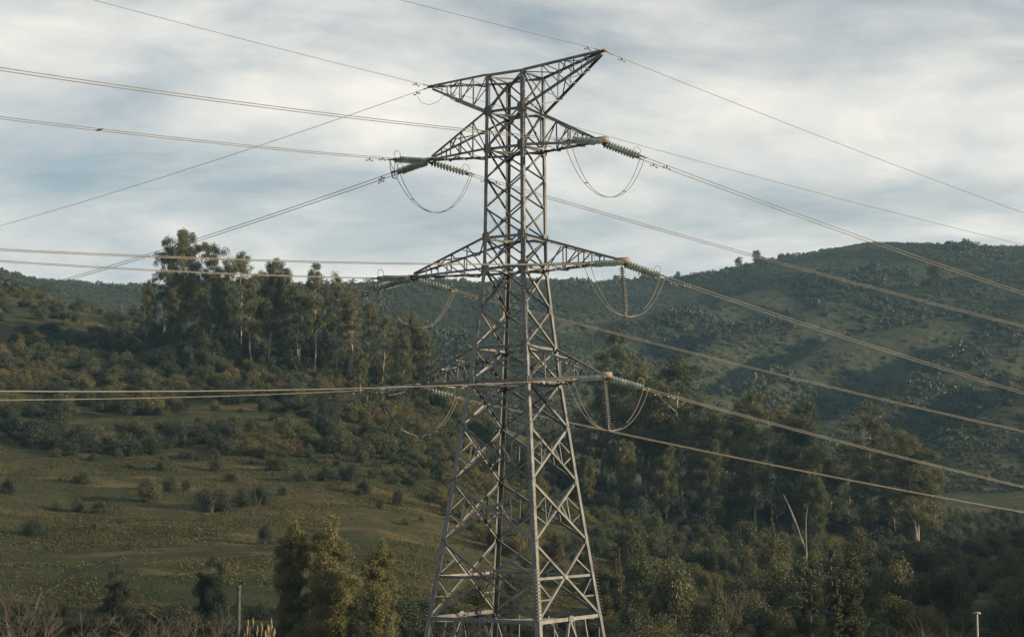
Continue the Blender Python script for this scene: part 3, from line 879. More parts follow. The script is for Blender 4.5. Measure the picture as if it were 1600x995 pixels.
def bush_proto(seed, n_leaf=1500, leaf=0.11):
    rng = np.random.default_rng(seed)
    C, Q = bush_points(rng, n_leaf)
    V, F = leaf_quads(C, rng, leaf, 0.0, 0.55, Q)
    g = Geo()
    for k in range(5):
        a = rng.uniform(0, 6.28)
        B, br = branch(np.array([0, 0, -0.1]), np.array([math.cos(a) * 0.5, math.sin(a) * 0.5, rng.uniform(0.5, 0.95)]), 0.03, 0.008, rng, 4, 0.1)
        g.tube(B, br, 4)
    return g.mesh('stems'), mesh_np('foliage', V, F)

def bare_proto(seed, H=5.0, W=5.0, stems=6, depth=4, r=0.05):
    """leafless bush or small tree: forking twigs"""
    rng = np.random.default_rng(seed); g = Geo()
    def grow(p, d, L, r, lev):
        q = p + d * L
        B, br = branch(p, q, r, r * 0.6, rng, 4, 0.07); g.tube(B, br, 3 if lev < 3 else 5)
        if lev == 0: return
        for _ in range(rng.integers(2, 5)):
            nd = unit(d + rng.normal(size=3) * 0.42 + np.array([0, 0, 0.12]))
            f = rng.uniform(0.45, 1.0)
            grow(p + (q - p) * f, nd, L * rng.uniform(0.5, 0.8), r * 0.55, lev - 1)
    for k in range(stems):
        a = 6.28 * k / stems + rng.uniform(-.4, .4); o = rng.uniform(0.1, 0.9)
        grow(np.array([math.cos(a) * 0.15, math.sin(a) * 0.15, -0.2]), unit(np.array([math.cos(a) * o * W / H, math.sin(a) * o * W / H, 1.0])), H * rng.uniform(0.34, 0.48), r, depth)
    return g.mesh('twigs')

def place_tree(name, proto, P, h, proto_h, label, cat, group, mats, rz, width=1.0, parts=('trunk', 'crown')):
    root = empty(name, P, rz)
    s = h / proto_h
    for nm, me, mt in zip(parts, proto, mats):
        o = bpy.data.objects.new(nm, me); COL.objects.link(o); o.parent = root
        if not me.materials: me.materials.append(M[mt])
        if me.materials[0] != M[mt]:
            o.material_slots[0].link = 'OBJECT'; o.material_slots[0].material = M[mt]
        o.scale = (s * width, s * width, s)
    tag(root, label, cat, group)
    return root

# ------------------------------------------------------------------ trees
EUC = [euc_proto(s, 26, sp, fi * 0.9, 0.31, 170, fk, ln, tw) for s, sp, fi, fk, ln, tw in
       ((1, 4.6, 0.34, False, 0.01, 0.5), (2, 4.0, 0.42, False, 0.02, 0.55), (3, 5.2, 0.30, True, 0.03, 0.6),
        (4, 3.6, 0.28, False, 0.01, 0.45), (5, 4.8, 0.22, False, 0.015, 0.5), (6, 3.2, 0.46, True, 0.03, 0.6))]
EUC += [euc_proto(s, 26, sp, fi * 1.25, 0.33, 140, fk, ln, tw, 25) for s, sp, fi, fk, ln, tw in
       ((11, 4.6, 0.16, False, 0.01, 0.30), (12, 5.0, 0.18, True, 0.03, 0.45), (13, 4.0, 0.14, False, 0.02, 0.25))]
rngt = random.Random(5)
def euc(x, ytop, ybase, Y, k, label, group, width=1.0, mats=('bark', 'euc')):
    P = on_ground(x, Y)
    top = at(x, ytop, Y)
    h = max(6.0, top[2] - P[2])
    return place_tree('eucalyptus_tree', EUC[k], P, h, 26.3, label, 'tree', group, mats, rngt.uniform(0, 6.28), width * 26.3 / h * (h / 26.3) ** 0.6 if False else width)

G1 = 'eucalyptus trees of the left stand'
LEFT = [  # x, top row, distance, kind, width, label
    (288, 357, 372, 2, 0.95, 'tallest eucalyptus at the left end of the left stand, open rounded top'),
    (252, 372, 376, 1, 0.95, 'open crowned eucalyptus at the left edge of the left stand beside the tallest one'),
    (228, 432, 384, 4, 0.75, 'short bushy eucalyptus leaning out at the far left of the left stand'),
    (266, 432, 364, 4, 0.8, 'dense dark eucalyptus below the tallest tree of the left stand'),
    (327, 376, 370, 0, 0.95, 'dark full eucalyptus right of the tallest tree in the left stand'),
    (352, 400, 362, 3, 1.0, 'narrow eucalyptus in the dark middle of the left stand'),
    (374, 392, 366, 0, 0.9, 'pointed eucalyptus left of the pale trunked group in the left stand'),
    (392, 432, 348, 1, 0.85, 'eucalyptus with one straight pale trunk in the left stand'),
    (418, 401, 350, 2, 0.8, 'eucalyptus with several pale leaning trunks in the middle of the left stand'),
    (440, 430, 358, 4, 0.75, 'leafy eucalyptus behind the leaning pale trunks of the left stand'),
    (464, 446, 346, 5, 0.85, 'slim eucalyptus with bare lower trunk in the right half of the left stand'),
    (491, 408, 346, 1, 0.8, 'tall slender eucalyptus with round tuft top in the right half of the left stand'),
    (524, 422, 348, 3, 0.95, 'tall eucalyptus with twin tops right of the slender tufted one'),
    (549, 446, 340, 5, 0.9, 'thin eucalyptus near the right end of the left stand'),
    (576, 470, 346, 0, 0.8, 'mid height eucalyptus at the right end of the left stand'),
    (612, 497, 350, 3, 0.8, 'small thin eucalyptus in the gap at the right of the left stand'),
    (645, 484, 346, 4, 0.95, 'bushy eucalyptus standing apart at the right of the left stand, left of the tower'),
    (563, 540, 330, 4, 0.8, 'low pale green young eucalyptus in front of the left stand'),
    (340, 428, 356, 7, 0.8, 'leafy dark eucalyptus low in the centre of the left stand'),
    (478, 452, 354, 6, 0.8, 'leafy eucalyptus behind the slender tufted one of the left stand'),
    (508, 458, 352, 8, 0.9, 'leafy eucalyptus between the two tall slender ones of the left stand'),
    (596, 488, 342, 8, 0.85, 'narrow leafy eucalyptus near the right end of the left stand'),
    (628, 512, 338, 7, 0.7, 'low leafy eucalyptus beside the bushy one left of the tower'),
    (668, 520, 344, 6, 0.75, 'small leafy eucalyptus closest to the tower in the left stand'),
    (312, 418, 382, 4, 0.8, 'dark eucalyptus filling the back of the left stand behind the tallest'),
    (400, 425, 378, 4, 0.8, 'dark eucalyptus filling the back of the left stand behind the pale trunks'),
]
for x, yt, Y, k, w, lb in LEFT: euc(x, yt, 0, Y, {4: 7}.get(k, k), lb, G1, w * (0.84 if x < 345 else 0.95))
G2 = 'eucalyptus trees of the right stand'
RIGHT = [
    (866, 668, 320, 4, 0.8, 'shadowed eucalyptus right behind the tower at the left end of the right stand'),
    (905, 640, 330, 0, 0.8, 'dim eucalyptus seen between the tower and the vertical insulator'),
    (938, 570, 335, 3, 0.9, 'eucalyptus left of the tallest spire of the right stand'),
    (965, 510, 330, 0, 0.62, 'tallest spire shaped eucalyptus of the right stand, beside the vertical insulators'),
    (1003, 566, 325, 5, 0.75, 'slim eucalyptus just right of the tallest spire of the right stand'),
    (1030, 600, 330, 4, 0.7, 'eucalyptus in the gap left of the sunlit pointed one'),
    (1060, 553, 318, 3, 0.85, 'sunlit pointed eucalyptus in the left half of the right stand'),
    (1092, 618, 312, 2, 0.7, 'eucalyptus with yellow green sunlit foliage low on its side'),
    (1130, 640, 316, 5, 0.85, 'low thin eucalyptus in the dip of the right stand'),
    (1150, 622, 322, 4, 0.7, 'dark eucalyptus left of the broad double topped one'),
    (1178, 608, 308, 0, 0.75, 'broad eucalyptus in the centre of the right stand'),
    (1212, 634, 316, 3, 0.9, 'eucalyptus between the two broad central crowns of the right stand'),
    (1243, 628, 304, 4, 0.7, 'full crowned eucalyptus right of centre in the right stand'),
    (1288, 700, 312, 1, 0.8, 'low eucalyptus in the gap of the right stand'),
    (1320, 690, 318, 5, 0.9, 'thin eucalyptus left of the big rounded one'),
    (1360, 627, 296, 0, 0.85, 'big rounded eucalyptus near the right end of the right stand'),
    (1394, 668, 304, 2, 0.6, 'leaning eucalyptus between the two rightmost big crowns'),
    (1428, 678, 292, 4, 0.85, 'last big eucalyptus at the right end of the right stand, reddish top'),
    (1452, 728, 298, 3, 0.85, 'small eucalyptus tucked under the right end of the right stand'),
    (835, 690, 300, 4, 0.7, 'dark low eucalyptus seen through the tower bracing'),
    (780, 700, 300, 4, 0.7, 'dark low eucalyptus behind the left tower leg'),
    (1110, 690, 300, 4, 0.6, 'dark low eucalyptus in front of the dip of the right stand'),
    (1270, 735, 290, 4, 0.55, 'dark low eucalyptus in front of the gap of the right stand'),
    (1040, 700, 300, 4, 0.6, 'dark low eucalyptus in front of the left half of the right stand'),
    (980, 690, 305, 4, 0.6, 'dark low eucalyptus below the tallest spire'),
    (920, 715, 300, 4, 0.6, 'dark low eucalyptus right of the lower tower leg'),
]
for i, (x, yt, Y, k, w, lb) in enumerate(RIGHT): euc(x, yt - 6, 0, Y, {0: 6, 4: 7, 3: 8, 2: 7}.get(k, 6 + i % 3), lb, G2, w * 1.28)

# trees on the far ridges
G3 = 'lone trees on the far hill'
for x, Y, h, k, lb in ((1185, 1150, 10.5, 7, 'larger lone tree on the skyline of the right hill'), (1158, 1150, 8, 7, 'smaller lone tree on the skyline left of the larger one'),
                       (1062, 1150, 6.0, 7, 'tiny lone tree on the low skyline right of the tower'), (1474, 900, 20, 2, 'lone tall tree on the sunlit spur of the right hill'),
                       (1462, 905, 12, 4, 'low bushy tree beside the lone tall tree on the right hill'), (1515, 1150, 6, 7, 'small dark tree on the crest of the right hill'),
                       (718, 520, 14, 3, 'small pointed conifer-like tree left of the tower against the far hill')):
    if Y == 1150: Y = skyline(x) - 1
    place_tree('hill_tree', EUC[k], on_ground(x, Y), h, 26.3, lb, 'tree', G3, ('bark_dark', 'euc'), rngt.uniform(0, 6.28), {3: 0.8, 7: 1.7}.get(k, 1.25))

# foreground trees
def fg(name, proto, ph, x, ytop, Y, label, mats, width=1.0, group='trees along the foreground', parts=('trunk', 'crown')):
    P = on_ground(x, Y); h = at(x, ytop, Y)[2] - P[2]
    return place_tree(name, proto, P, h, ph, label, 'tree', group, mats, rngt.uniform(0, 6.28), width, parts)
BR = [broad_proto(31, 12, 5.8, 0.17, 1150, 140, 0.05, 0.1, 1.0, 4), broad_proto(32, 12, 4.8, 0.17, 1350, 115, 0.05, 0.2, 1.0, 3), broad_proto(33, 8, 7.0, 0.17, 900, 100, 0.04, 0.0, 0.9, 7), broad_proto(34, 12, 2.4, 0.17, 1900, 60, 0.08, 0.45, 1.0, 2)]
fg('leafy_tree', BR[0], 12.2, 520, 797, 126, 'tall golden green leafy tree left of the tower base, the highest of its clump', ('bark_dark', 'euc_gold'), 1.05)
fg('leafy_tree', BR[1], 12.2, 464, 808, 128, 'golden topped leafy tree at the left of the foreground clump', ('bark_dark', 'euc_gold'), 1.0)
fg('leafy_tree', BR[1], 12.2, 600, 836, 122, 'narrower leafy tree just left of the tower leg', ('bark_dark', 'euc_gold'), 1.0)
fg('leafy_tree', BR[0], 12.2, 562, 925, 119, 'dark lower leafy tree between the two golden trees', ('bark_dark', 'shrub'), 1.0)
fg('leafy_tree', BR[2], 8.2, 190, 884, 142, 'dark rounded tree at the lower left edge of the meadow', ('bark_dark', 'shrub_dark'), 0.72)
fg('leafy_tree', BR[2], 8.2, 337, 868, 142, 'dark rounded tree below the meadow, right of the other round one', ('bark_dark', 'shrub_dark'), 0.68)
fg('leafy_tree', BR[0], 12.2, 868, 826, 190, 'warm brownish tree seen through the lower tower bracing', ('bark_dark', 'dry_leaf'), 1.0)
fg('leafy_tree', BR[2], 8.2, 925, 868, 178, 'bright yellow green tree beside the right tower leg', ('bark_dark', 'shrub_olive'), 0.8)
fg('leafy_tree', BR[3], 12.2, 966, 850, 160, 'thin brown pointed tree right of the tower', ('bark_dark', 'dry_leaf'), 1.5)
fg('leafy_tree', BR[3], 12.2, 1204, 792, 210, 'thin leaning pointed tree in front of the right stand', ('bark_dark', 'shrub_olive'), 0.9)
fg('leafy_tree', BR[1], 12.2, 1325, 855, 108, 'near glossy leaved poplar-like tree at the lower right', ('bark_dark', 'shrub'), 1.0)
fg('leafy_tree', BR[3], 12.2, 1295, 848, 106, 'near upright poplar-like tree with sparse top at the lower right', ('bark_dark', 'shrub'), 1.25)
fg('leafy_tree', BR[3], 12.2, 1262, 868, 110, 'left slender poplar-like tree of the near lower right clump', ('bark_dark', 'shrub'), 1.2)
fg('leafy_tree', BR[3], 12.2, 1033, 958, 120, 'small brown spike shaped tree at the bottom edge right of the tower', ('bark_dark', 'dry_leaf'), 0.6)

# bare trees and bushes
BARE = [bare_proto(41, 5, 6, 7, 4, 0.045), bare_proto(42, 5, 4, 5, 4, 0.045), bare_proto(43, 7, 3, 1, 5, 0.09)]
def bare(x, ytop, Y, k, label, mat='twig', width=1.0):
    P = on_ground(x, Y); h = at(x, ytop, Y)[2] - P[2]
    root = empty('bare_shrub' if k < 2 else 'bare_tree', P, rngt.uniform(0, 6.28))
    o = bpy.data.objects.new('twigs', BARE[k]); COL.objects.link(o); o.parent = root
    if not BARE[k].materials: BARE[k].materials.append(M[mat])
    zmax = max(v.co.z for v in BARE[k].vertices); s = h / zmax
    o.scale = (s * width, s * width, s)
    tag(root, label, 'shrub' if k < 2 else 'tree', 'leafless bushes in the foreground')
bare(25, 890, 125, 0, 'leafless brown bush in the lower left corner', width=1.2)
bare(95, 925, 118, 1, 'leafless brown bush right of the corner bush at lower left', width=1.5)
bare(305, 922, 118, 0, 'wide leafless bush at the bottom below the meadow', width=1.3)
bare(250, 948, 114, 1, 'low leafless bush left of the wide leafless one', width=1.4)
bare(660, 905, 160, 1, 'brown leafless bush behind the left tower foot', width=1.3)
bare(1440, 945, 116, 0, 'leafless bush at the bottom right, left of the lamp post', width=1.1)
bare(1565, 832, 215, 2, 'dead bare tree at the right edge below the hill')
bare(1120, 905, 150, 1, 'leafless grey bush in the scrub right of the tower', width=1.3)
# bleached forked trunk
P = on_ground(1256, 232); g = Geo(); rg = np.random.default_rng(3)
hz = at(1250, 862, 232)[2] - P[2]
fork_ = np.array([0, 0, max(0.8, hz)])
wood_r = 0.11
B, br = branch(np.array([0, 0, -0.4]), fork_, wood_r * 1.3, wood_r, rg, 4, 0.03); g.tube(B, br, 7)
for q in (at(1224, 772, 232), at(1262, 792, 231), at(1232, 790, 233)):
    B, br = branch(fork_, q - P, wood_r * 0.85, 0.05, rg, 8, 0.04); g.tube(B, br, 6)
o = obj('dead_tree', g.mesh('dead_tree', smooth=True), M['white_wood'], None, tuple(P)); tag(o, 'bleached forked dead trunk in front of the right stand', 'tree')

# concrete post, dry reeds, lamp
P = on_ground(378, 121); h = at(378, 914, 121)[2] - P[2]
root = empty('concrete_post', P); tag(root, 'weathered grey post standing in the bushes below the meadow', 'post')
g = Geo(); g.tube([(0, 0, -0.3), (0.02, 0, h * 0.5), (0.0, 0.02, h - 0.25)], [0.16, 0.15, 0.14], 9); obj('shaft', g.mesh('shaft', smooth=True), M['concrete'], root)
g = Geo(); g.tube([(0, 0, h - 0.25), (0, 0, h - 0.2), (0, 0, h - 0.04), (0, 0, h), (0, 0, h + 0.001)], [0.14, 0.18, 0.18, 0.16, 0.01], 9); obj('cap', g.mesh('cap'), M['concrete'], root)
rg = np.random.default_rng(8); P = on_ground(412, 116); g = Geo(); h = at(410, 958, 116)[2] - P[2]
for k in range(22):
    a = rg.uniform(-1.3, 1.3); e = np.array([a * 0.9 + rg.normal() * 0.25, rg.normal() * 0.5, h * rg.uniform(0.7, 1.0)])
    B, br = branch(np.array([a * 0.7, rg.normal() * 0.4, -0.2]), e, 0.03, 0.012, rg, 5, 0.03); g.tube(B, br, 4)
    g.tube([e - [0, 0, 0.55], e - [0, 0, 0.3], e], [0.02, 0.07, 0.015], 5)
tag(obj('dry_reeds', g.mesh('dry_reeds'), M['straw'], None, tuple(P)), 'clump of pale dry reeds at the bottom left of the golden trees', 'reeds')
P = on_ground(1517, 104); h = at(1517, 958, 104)[2] - P[2]
root = empty('street_lamp', P); tag(root, 'slim grey street lamp post at the bottom right', 'street lamp')
g = Geo(); g.tube([(0, 0, -0.2), (0, 0, h * 0.5), (0, 0, h)], [0.075, 0.065, 0.055], 10); obj('pole', g.mesh('pole', smooth=True), M['lampgrey'], root)
g = Geo(); g.tube([(0, 0, h - 0.02), (0, 0, h + 0.03), (0, 0, h + 0.09), (0, 0, h + 0.10)], [0.08, 0.15, 0.15, 0.05], 10); obj('lamp_head', g.mesh('lamp_head'), M['lampgrey'], root)
for s in (-1, 1):
    g = Geo(); g.box((s * 0.17, 0, h - 0.0), (0.05, 0, 0), (0, 0.05, 0), (0, 0, 0.05)); obj('lamp_fitting', g.mesh('lamp_fitting'), M['lampgrey'], root)

# ------------------------------------------------------------------ individual shrubs
BUSH = [bush_proto(60 + k, 5200, 0.062) for k in range(6)]
ORD = ['first', 'second', 'third', 'fourth', 'fifth', 'sixth', 'seventh', 'eighth', 'ninth', 'tenth', 'eleventh', 'twelfth', 'thirteenth', 'fourteenth', 'fifteenth', 'sixteenth', 'seventeenth', 'eighteenth', 'nineteenth', 'twentieth']
def shrub(P, w, h, mat, label, group, k):
    root = empty('shrub', P, rngt.uniform(0, 6.28))
    for nm, me, mt in zip(('stems', 'foliage'), BUSH[k % 6], ('bark_dark', mat)):
        o = bpy.data.objects.new(nm, me); COL.objects.link(o); o.parent = root
        if not me.materials: me.materials.append(M[mt])
        o.material_slots[0].link = 'OBJECT'; o.material_slots[0].material = M[mt]
        o.scale = (w / 2, w / 2, h / 1.25)
    tag(root, label, 'shrub', group)
def shrub_px(x, yb, wpx, hpx, mat, label, group, k):
    P = ground_hit(x, yb); s = P[1] / FPX
    shrub(P, wpx * s * 1.25, hpx * s * 1.2, mat, label, group, k)
GM = 'shrubs scattered on the meadow'
MEADOW = [  # x, base row, width, height in photo pixels
    (130, 757, 34, 20, 'shrub'), (12, 770, 34, 22, 'shrub_dark'), (122, 800, 22, 22, 'shrub'), (155, 801, 30, 18, 'shrub'), (90, 800, 22, 14, 'shrub'),
    (52, 838, 40, 24, 'shrub_dark'), (148, 826, 16, 10, 'shrub'), (193, 818, 16, 8, 'shrub'), (236, 785, 52, 36, 'shrub'), (268, 768, 30, 26, 'shrub'),
    (293, 766, 18, 16, 'shrub_dark'), (330, 801, 72, 38, 'shrub_dark'), (375, 792, 44, 26, 'shrub_dark'), (402, 790, 36, 30, 'shrub_dark'), (416, 851, 28, 32, 'shrub_dark'),
    (440, 775, 18, 14, 'shrub_dark'), (470, 752, 30, 18, 'shrub'), (508, 752, 34, 20, 'shrub_dark'), (548, 750, 48, 26, 'shrub_dark'), (568, 772, 36, 22, 'shrub_dark'),
    (620, 790, 26, 24, 'shrub_dark'), (593, 794, 16, 14, 'shrub_dark'), (634, 822, 16, 12, 'shrub'), (658, 815, 12, 9, 'shrub'), (440, 735, 36, 20, 'shrub'),
    (340, 735, 30, 18, 'shrub'), (255, 735, 26, 20, 'shrub'), (560, 774, 14, 10, 'shrub_dark'), (675, 785, 30, 18, 'shrub_dark'), (360, 752, 34, 16, 'shrub'),
]
MEADOW.sort(key=lambda q: q[0])
for i, (x, yb, w, h, mt) in enumerate(MEADOW):
    o_ = ORD[i] if i < 20 else ORD[29 - i] if False else None
    j = len(MEADOW) - 1 - i
    pos = '%s from the left' % ORD[i] if i < 15 else '%s from the right' % ORD[j] if j else 'rightmost'
    if i == 0: pos = 'leftmost'
    size = 'small' if w < 20 else 'large' if w > 42 else 'mid sized'
    shrub_px(x, yb, w, h, mt, '%s %s shrub on the grass meadow, %s' % (size, 'dark' if mt == 'shrub_dark' else 'olive', pos), GM, i)

GF = 'bushes below the right stand'
rb = np.random.default_rng(77); FB = []
tries = 0
while len(FB) < 64 and tries < 4000:
    tries += 1
    x = rb.uniform(965, 1600); Y = math.exp(rb.uniform(math.log(118), math.log(262)))
    P = on_ground(x, Y); X_, Yp = px(P)
    if Yp > 1020 or Yp < 835: continue
    w = rb.uniform(2.6, 7.0) * (0.75 if Y < 140 else 1.0)
    if any(math.hypot(P[0] - q[0][0], P[1] - q[0][1]) < 0.42 * (w + q[1]) for q in FB): continue
    FB.append((P, w, w * rb.uniform(0.65, 1.15), x, Yp))
rowsF = [[q for q in FB if a <= q[4] < b] for a, b in ((0, 880), (880, 925), (925, 970), (970, 2000))]
RN = ['top row', 'upper middle row', 'lower middle row', 'bottom row']
for r_, rn in zip(rowsF, RN):
    r_.sort(key=lambda q: q[3])
    for i, (P, w, h, x, yp) in enumerate(r_):
        mt = ('shrub', 'shrub', 'shrub_olive', 'shrub_dark', 'shrub')[int(rb.integers(0, 5))]
        cw = {'shrub': 'green', 'shrub_olive': 'yellowish olive', 'shrub_dark': 'dark'}[mt]
        n_ = ORD[i] if i < 20 else ORD[len(r_) - 1 - i] 
        shrub(P, w, h, mt, '%s bush below the right stand, %s, %s from the %s' % (cw, rn, n_, 'left' if i < 20 else 'right'), GF, i)
GB = 'bushes along the bottom left edge'
for i, (x, Y, w, h, mt) in enumerate(((45, 112, 4.2, 3.0, 'shrub_dark'), (150, 124, 4.5, 3.0, 'shrub_dark'), (215, 130, 4.0, 3.2, 'shrub'), (290, 134, 5.0, 3.0, 'shrub_dark'), (350, 126, 3.6, 2.8, 'shrub_olive'), (440, 120, 4.2, 3.6, 'shrub_dark'), (500, 118, 4.6, 3.4, 'shrub_dark'), (640, 140, 4.5, 3.2, 'shrub'), (690, 150, 4.0, 3.0, 'shrub_olive'), (745, 160, 5.0, 3.4, 'shrub'), (800, 165, 4.2, 3.6, 'shrub_dark'), (590, 132, 4.5, 3.4, 'shrub_dark'), (372, 116, 4.4, 4.6, 'shrub_dark'), (120, 114, 3.4, 2.7, 'shrub_dark'))):
    n_ = 'leftmost' if i == 0 else ORD[sorted([45, 150, 215, 290, 350, 440, 500, 640, 690, 745, 800, 590, 372, 120]).index(x)] + ' from the left'
    shrub(on_ground(x, Y), w, h, mt, '%s bush in the row along the bottom left edge, %s' % ({'shrub': 'green', 'shrub_dark': 'dark', 'shrub_olive': 'olive'}[mt], n_), GB, i)

# ------------------------------------------------------------------ scrub that reads as one mass
def scatter_mass(name, label, pts, widths, heights, n_leaf, leaf, mat, seed, cat='scrub'):
    """uncountable scrub: bushes of five shapes set on every point by geometry nodes"""
    rng = np.random.default_rng(seed); n = len(pts)
    src = bpy.data.collections.new('bush_sources')
    for k in range(5):
        r2 = np.random.default_rng(300 + k + n_leaf)
        C, Q = bush_points(r2, n_leaf, 9)
        V, F = leaf_quads(C, r2, leaf, 0.0, 0.6, Q)
        me = mesh_np('bush_source', V, F); me.materials.append(M[mat])
        src.objects.link(bpy.data.objects.new('bush_source', me))
    me = bpy.data.meshes.new(name); me.from_pydata([tuple(p) for p in pts], [], [])
    a = me.attributes.new('scl', 'FLOAT_VECTOR', 'POINT'); a.data.foreach_set('vector', np.stack([widths / 2, widths / 2, heights / 1.25], -1).astype(np.float32).ravel())
    a = me.attributes.new('rot', 'FLOAT_VECTOR', 'POINT'); a.data.foreach_set('vector', np.stack([np.zeros(n), np.zeros(n), rng.uniform(0, 6.28, n)], -1).astype(np.float32).ravel())
    a = me.attributes.new('pick', 'INT', 'POINT'); a.data.foreach_set('value', rng.integers(0, 5, n).astype(np.int32))
    o = obj(name, me)
    ng = bpy.data.node_groups.new(name, 'GeometryNodeTree')
    ng.interface.new_socket('Geometry', in_out='INPUT', socket_type='NodeSocketGeometry'); ng.interface.new_socket('Geometry', in_out='OUTPUT', socket_type='NodeSocketGeometry')
    nn, ll = ng.nodes, ng.links
    gi, go = nn.new('NodeGroupInput'), nn.new('NodeGroupOutput')
    ci = nn.new('GeometryNodeCollectionInfo'); ci.inputs['Collection'].default_value = src; ci.inputs['Separate Children'].default_value = True; ci.inputs['Reset Children'].default_value = True
    ip = nn.new('GeometryNodeInstanceOnPoints'); ip.inputs['Pick Instance'].default_value = True
    def attr(nm, ty):
        q = nn.new('GeometryNodeInputNamedAttribute'); q.data_type = ty; q.inputs['Name'].default_value = nm
        return next(x for x in q.outputs if x.enabled and x.name == 'Attribute')
    ll.new(gi.outputs[0], ip.inputs['Points']); ll.new(ci.outputs[0], ip.inputs['Instance'])
    ll.new(attr('pick', 'INT'), ip.inputs['Instance Index']); ll.new(attr('rot', 'FLOAT_VECTOR'), ip.inputs['Rotation']); ll.new(attr('scl', 'FLOAT_VECTOR'), ip.inputs['Scale'])
    ll.new(ip.outputs[0], go.inputs[0])
    md = o.modifiers.new('scatter', 'NODES'); md.node_group = ng
    return tag(o, label, cat, None, 'stuff')

from math import inf
def inside(poly, x, y):
    r = np.zeros(len(x), bool); n = len(poly)
    for i in range(n):
        (x0, y0), (x1, y1) = poly[i], poly[(i + 1) % n]
        c = ((y0 > y) != (y1 > y)) & (x < (x1 - x0) * (y - y0) / (y1 - y0 + 1e-9) + x0)
        r ^= c
    return r
def sample_area(n, Y0, Y1, seed, x0=-150, x1=1750):
    """even scatter over the ground between two distances; returns points and where the photograph shows them"""
    rng = np.random.default_rng(seed)
    Y = np.sqrt(rng.uniform(Y0 ** 2, Y1 ** 2, n)); u = (rng.uniform(x0, x1, n) - 800) / FPX
    X = u * Y; Z = ground_z(X, Y)
    dep = Y * CP + (Z - ZC) * SP
    return np.stack([X, Y, Z], -1), 800 + FPX * X / dep, 497.5 - FPX * (-Y * SP + (Z - ZC) * CP) / dep, rng

# left slope
P, sx, sy, rng = sample_area(6000, 240, 470, 101, -200, 1000)
poly = [(-200, 520), (100, 512), (235, 520), (300, 545), (700, 560), (760, 640), (760, 780), (600, 765), (560, 720), (430, 722), (300, 700), (200, 718), (-200, 745)]
dens = np.where(inside(poly, sx, sy), 1.0, 0.0)
hilltop = (sy < 520) & (sx < 240)
dens = np.where(hilltop, 0.30 * (fbm(P[:, 0] / 14, P[:, 1] / 14, 3, 9) > -0.02), dens)
patch = fbm(P[:, 0] / 16, P[:, 1] / 16, 3, 31)
dens = dens * np.where(patch > -0.10, 1, 0.10)
edge = (sy > 690) & (sy < 800) & (sx < 760)
dens = np.where(edge & (dens == 0), np.where(patch > 0.07, 0.34, 0.03) * np.clip((800 - sy) / 90, 0, 1), dens)
k = rng.uniform(0, 1, len(P)) < dens
Pk = P[k]; w = rng.uniform(1.6, 5.4, len(Pk)) * np.where(sy[k] > 715, 0.6, 1.0); h = w * rng.uniform(0.5, 0.85, len(Pk))
warm = fbm(Pk[:, 0] / 9, Pk[:, 1] / 9, 3, 77) + rng.normal(0, 0.08, len(Pk))
for nm, lb, sel, mt, sd in (('scrub', 'mixed green scrub covering the left slope', (warm > -0.06) & (warm < 0.10), 'shrub', 201), ('scrub', 'dark evergreen scrub covering the left slope', warm <= -0.06, 'shrub_dark', 202),
                            ('scrub', 'yellowish olive scrub dotted over the left slope', (warm >= 0.10) & (warm < 0.19), 'shrub_olive', 203), ('scrub', 'brownish dry scrub dotted over the left slope', warm >= 0.19, 'dry_leaf', 204)):
    if sel.sum(): scatter_mass(nm, lb, Pk[sel], w[sel], h[sel], 2600, 0.08, mt, sd)
# right foreground and the floor below both stands
P, sx, sy, rng = sample_area(5200, 105, 420, 102, 560, 1780)
poly = [(700, 640), (900, 760), (1500, 800), (1800, 760), (1800, 1200), (960, 1200), (940, 950), (860, 905), (760, 860), (690, 800), (640, 740)]
near_l = (sy > 955) & (P[:, 1] > 105)
dens = np.where(inside(poly, sx, sy), 0.5, 0.0)
k = (rng.uniform(0, 1, len(P)) < dens)
Pk = P[k]; w = rng.uniform(1.8, 4.6, len(Pk)); h = w * rng.uniform(0.5, 0.9, len(Pk))
warm = fbm(Pk[:, 0] / 9, Pk[:, 1] / 9, 3, 78) + rng.normal(0, 0.08, len(Pk))
for nm, lb, sel, mt, sd in (('scrub', 'mixed green scrub on the valley floor at the right', (warm > -0.05) & (warm < 0.11), 'shrub', 211), ('scrub', 'dark scrub on the valley floor at the right', warm <= -0.05, 'shrub_dark', 212), ('scrub', 'olive scrub on the valley floor at the right', warm >= 0.11, 'shrub_olive', 213)):
    if sel.sum(): scatter_mass(nm, lb, Pk[sel], w[sel], h[sel], 3200, 0.072, mt, sd)
P, sx, sy, rng = sample_area(700, 100, 150, 103, -150, 1000)
k = (sy > 958) | ((sx > 620) & (sy > 900)); Pk = P[k]; w = rng.uniform(1.4, 3.0, len(Pk))
scatter_mass('scrub', 'low dark scrub along the bottom edge at the left', Pk, w, w * 0.7, 3200, 0.072, 'shrub_dark', 221)
# far hills
P, sx, sy, rng = sample_area(90000, 480, 1260, 104, -200, 1800)
cov = fbm(P[:, 0] / 60 + P[:, 1] / 160, P[:, 1] / 90, 4, 61)
prob = 0.36 + 0.64 * sstep(-0.09, 0.08, cov)
prob = np.where((sx > 1130) & (cov < -0.02), prob * 0.4, prob)
k = rng.uniform(0, 1, len(P)) < prob
Pk = P[k]; w = rng.uniform(1.2, 4.2, len(Pk)) * (0.7 + 1.5 * sstep(-0.1, 0.22, fbm(Pk[:, 0] / 45, Pk[:, 1] / 70, 3, 91))) * np.where(rng.uniform(0, 1, len(Pk)) < 0.06, 1.6, 1); h = w * rng.uniform(0.45, 0.8, len(Pk))
scatter_mass('far_scrub', 'dark scrub covering the far hills', Pk, w, h, 160, 0.27, 'far_scrub', 231)
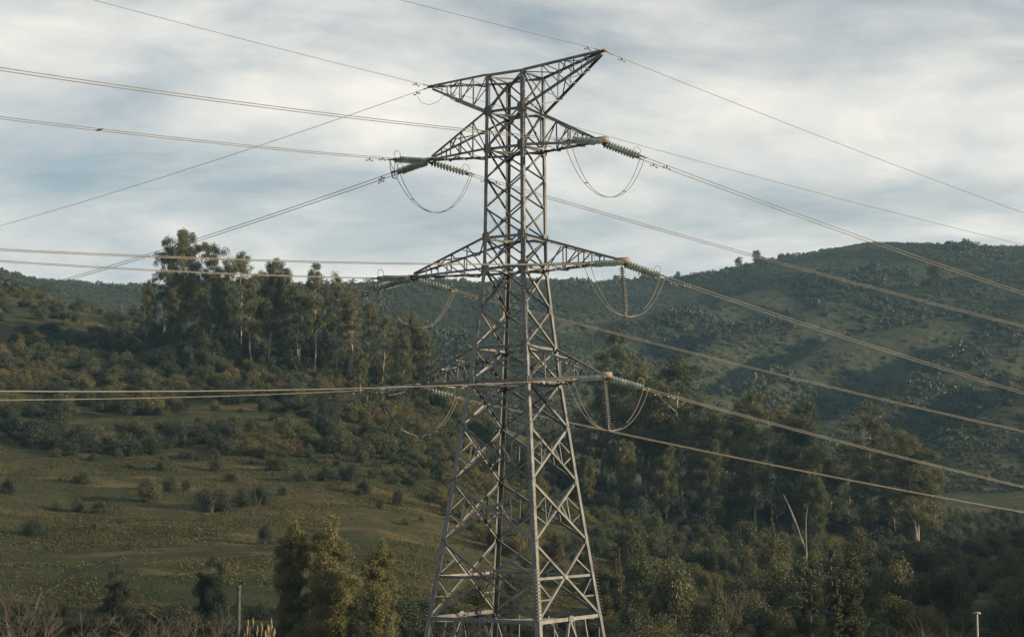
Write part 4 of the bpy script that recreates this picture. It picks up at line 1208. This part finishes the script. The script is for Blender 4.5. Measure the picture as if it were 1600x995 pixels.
# tall undergrowth between the two stands' trunks, forest shade put into its dark leaves
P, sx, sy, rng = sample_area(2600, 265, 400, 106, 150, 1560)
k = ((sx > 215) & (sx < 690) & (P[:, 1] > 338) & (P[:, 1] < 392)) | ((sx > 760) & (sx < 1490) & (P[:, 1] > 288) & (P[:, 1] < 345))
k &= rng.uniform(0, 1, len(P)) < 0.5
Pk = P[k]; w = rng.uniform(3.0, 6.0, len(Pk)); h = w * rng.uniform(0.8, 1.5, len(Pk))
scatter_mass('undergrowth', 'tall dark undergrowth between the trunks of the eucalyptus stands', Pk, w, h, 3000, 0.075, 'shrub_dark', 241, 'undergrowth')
# grass tufts on the meadow and the bare slopes
P, sx, sy, rng = sample_area(110000, 140, 300, 105, -150, 900)
k = (sy > 690) & (sy < 960) & (fbm(P[:, 0] / 9, P[:, 1] / 9, 3, 15) + rng.normal(0, 0.1, len(P)) > 0.04)
Pk = P[k]; n = len(Pk)
V = np.empty((n, 3, 4, 3)); 
for b in range(3):
    a = rng.uniform(0, 6.28, n); d = np.stack([np.cos(a), np.sin(a), np.zeros(n)], -1)
    hh = rng.uniform(0.07, 0.22, n)[:, None]; ww = rng.uniform(0.04, 0.13, n)[:, None]
    s = np.stack([-np.sin(a), np.cos(a), np.zeros(n)], -1)
    V[:, b, 0] = Pk - s * ww * 0.4 - [0, 0, 0.05]; V[:, b, 1] = Pk + s * ww * 0.4 - [0, 0, 0.05]
    V[:, b, 2] = Pk + s * ww * 0.7 + d * 0.1 + [0, 0, 1] * hh; V[:, b, 3] = Pk - s * ww * 0.5 + d * 0.14 + [0, 0, 1] * hh * 0.8
tag(obj('grass', mesh_np('grass', V.reshape(-1, 3), np.arange(n * 12).reshape(-1, 4)), M['tuft']), 'short dry grass tufts on the meadow', 'grass', None, 'stuff')

# ------------------------------------------------------------------ air
me = bpy.data.meshes.new('haze')
x0, x1, y0, y1, z0, z1 = -3060, 3060, -3060, 3060, -640, 236
vv = [(x, y, z) for x in (x0, x1) for y in (y0, y1) for z in (z0, z1)]
me.from_pydata(vv, [], [(0, 1, 3, 2), (4, 6, 7, 5), (0, 4, 5, 1), (2, 3, 7, 6), (0, 2, 6, 4), (1, 5, 7, 3)]); me.update()
hm = bpy.data.materials.new('haze_air'); hm.use_nodes = True; hn = hm.node_tree.nodes; hn.clear()
ho = hn.new('ShaderNodeOutputMaterial'); hv = hn.new('ShaderNodeVolumePrincipled')
hv.inputs['Color'].default_value = (0.34, 0.68, 1.0, 1); hv.inputs['Density'].default_value = 0.00010
hm.node_tree.links.new(hv.outputs[0], ho.inputs['Volume'])
tag(obj('haze', me, hm), 'thin bluish haze in the valley air', 'haze', None, 'stuff')
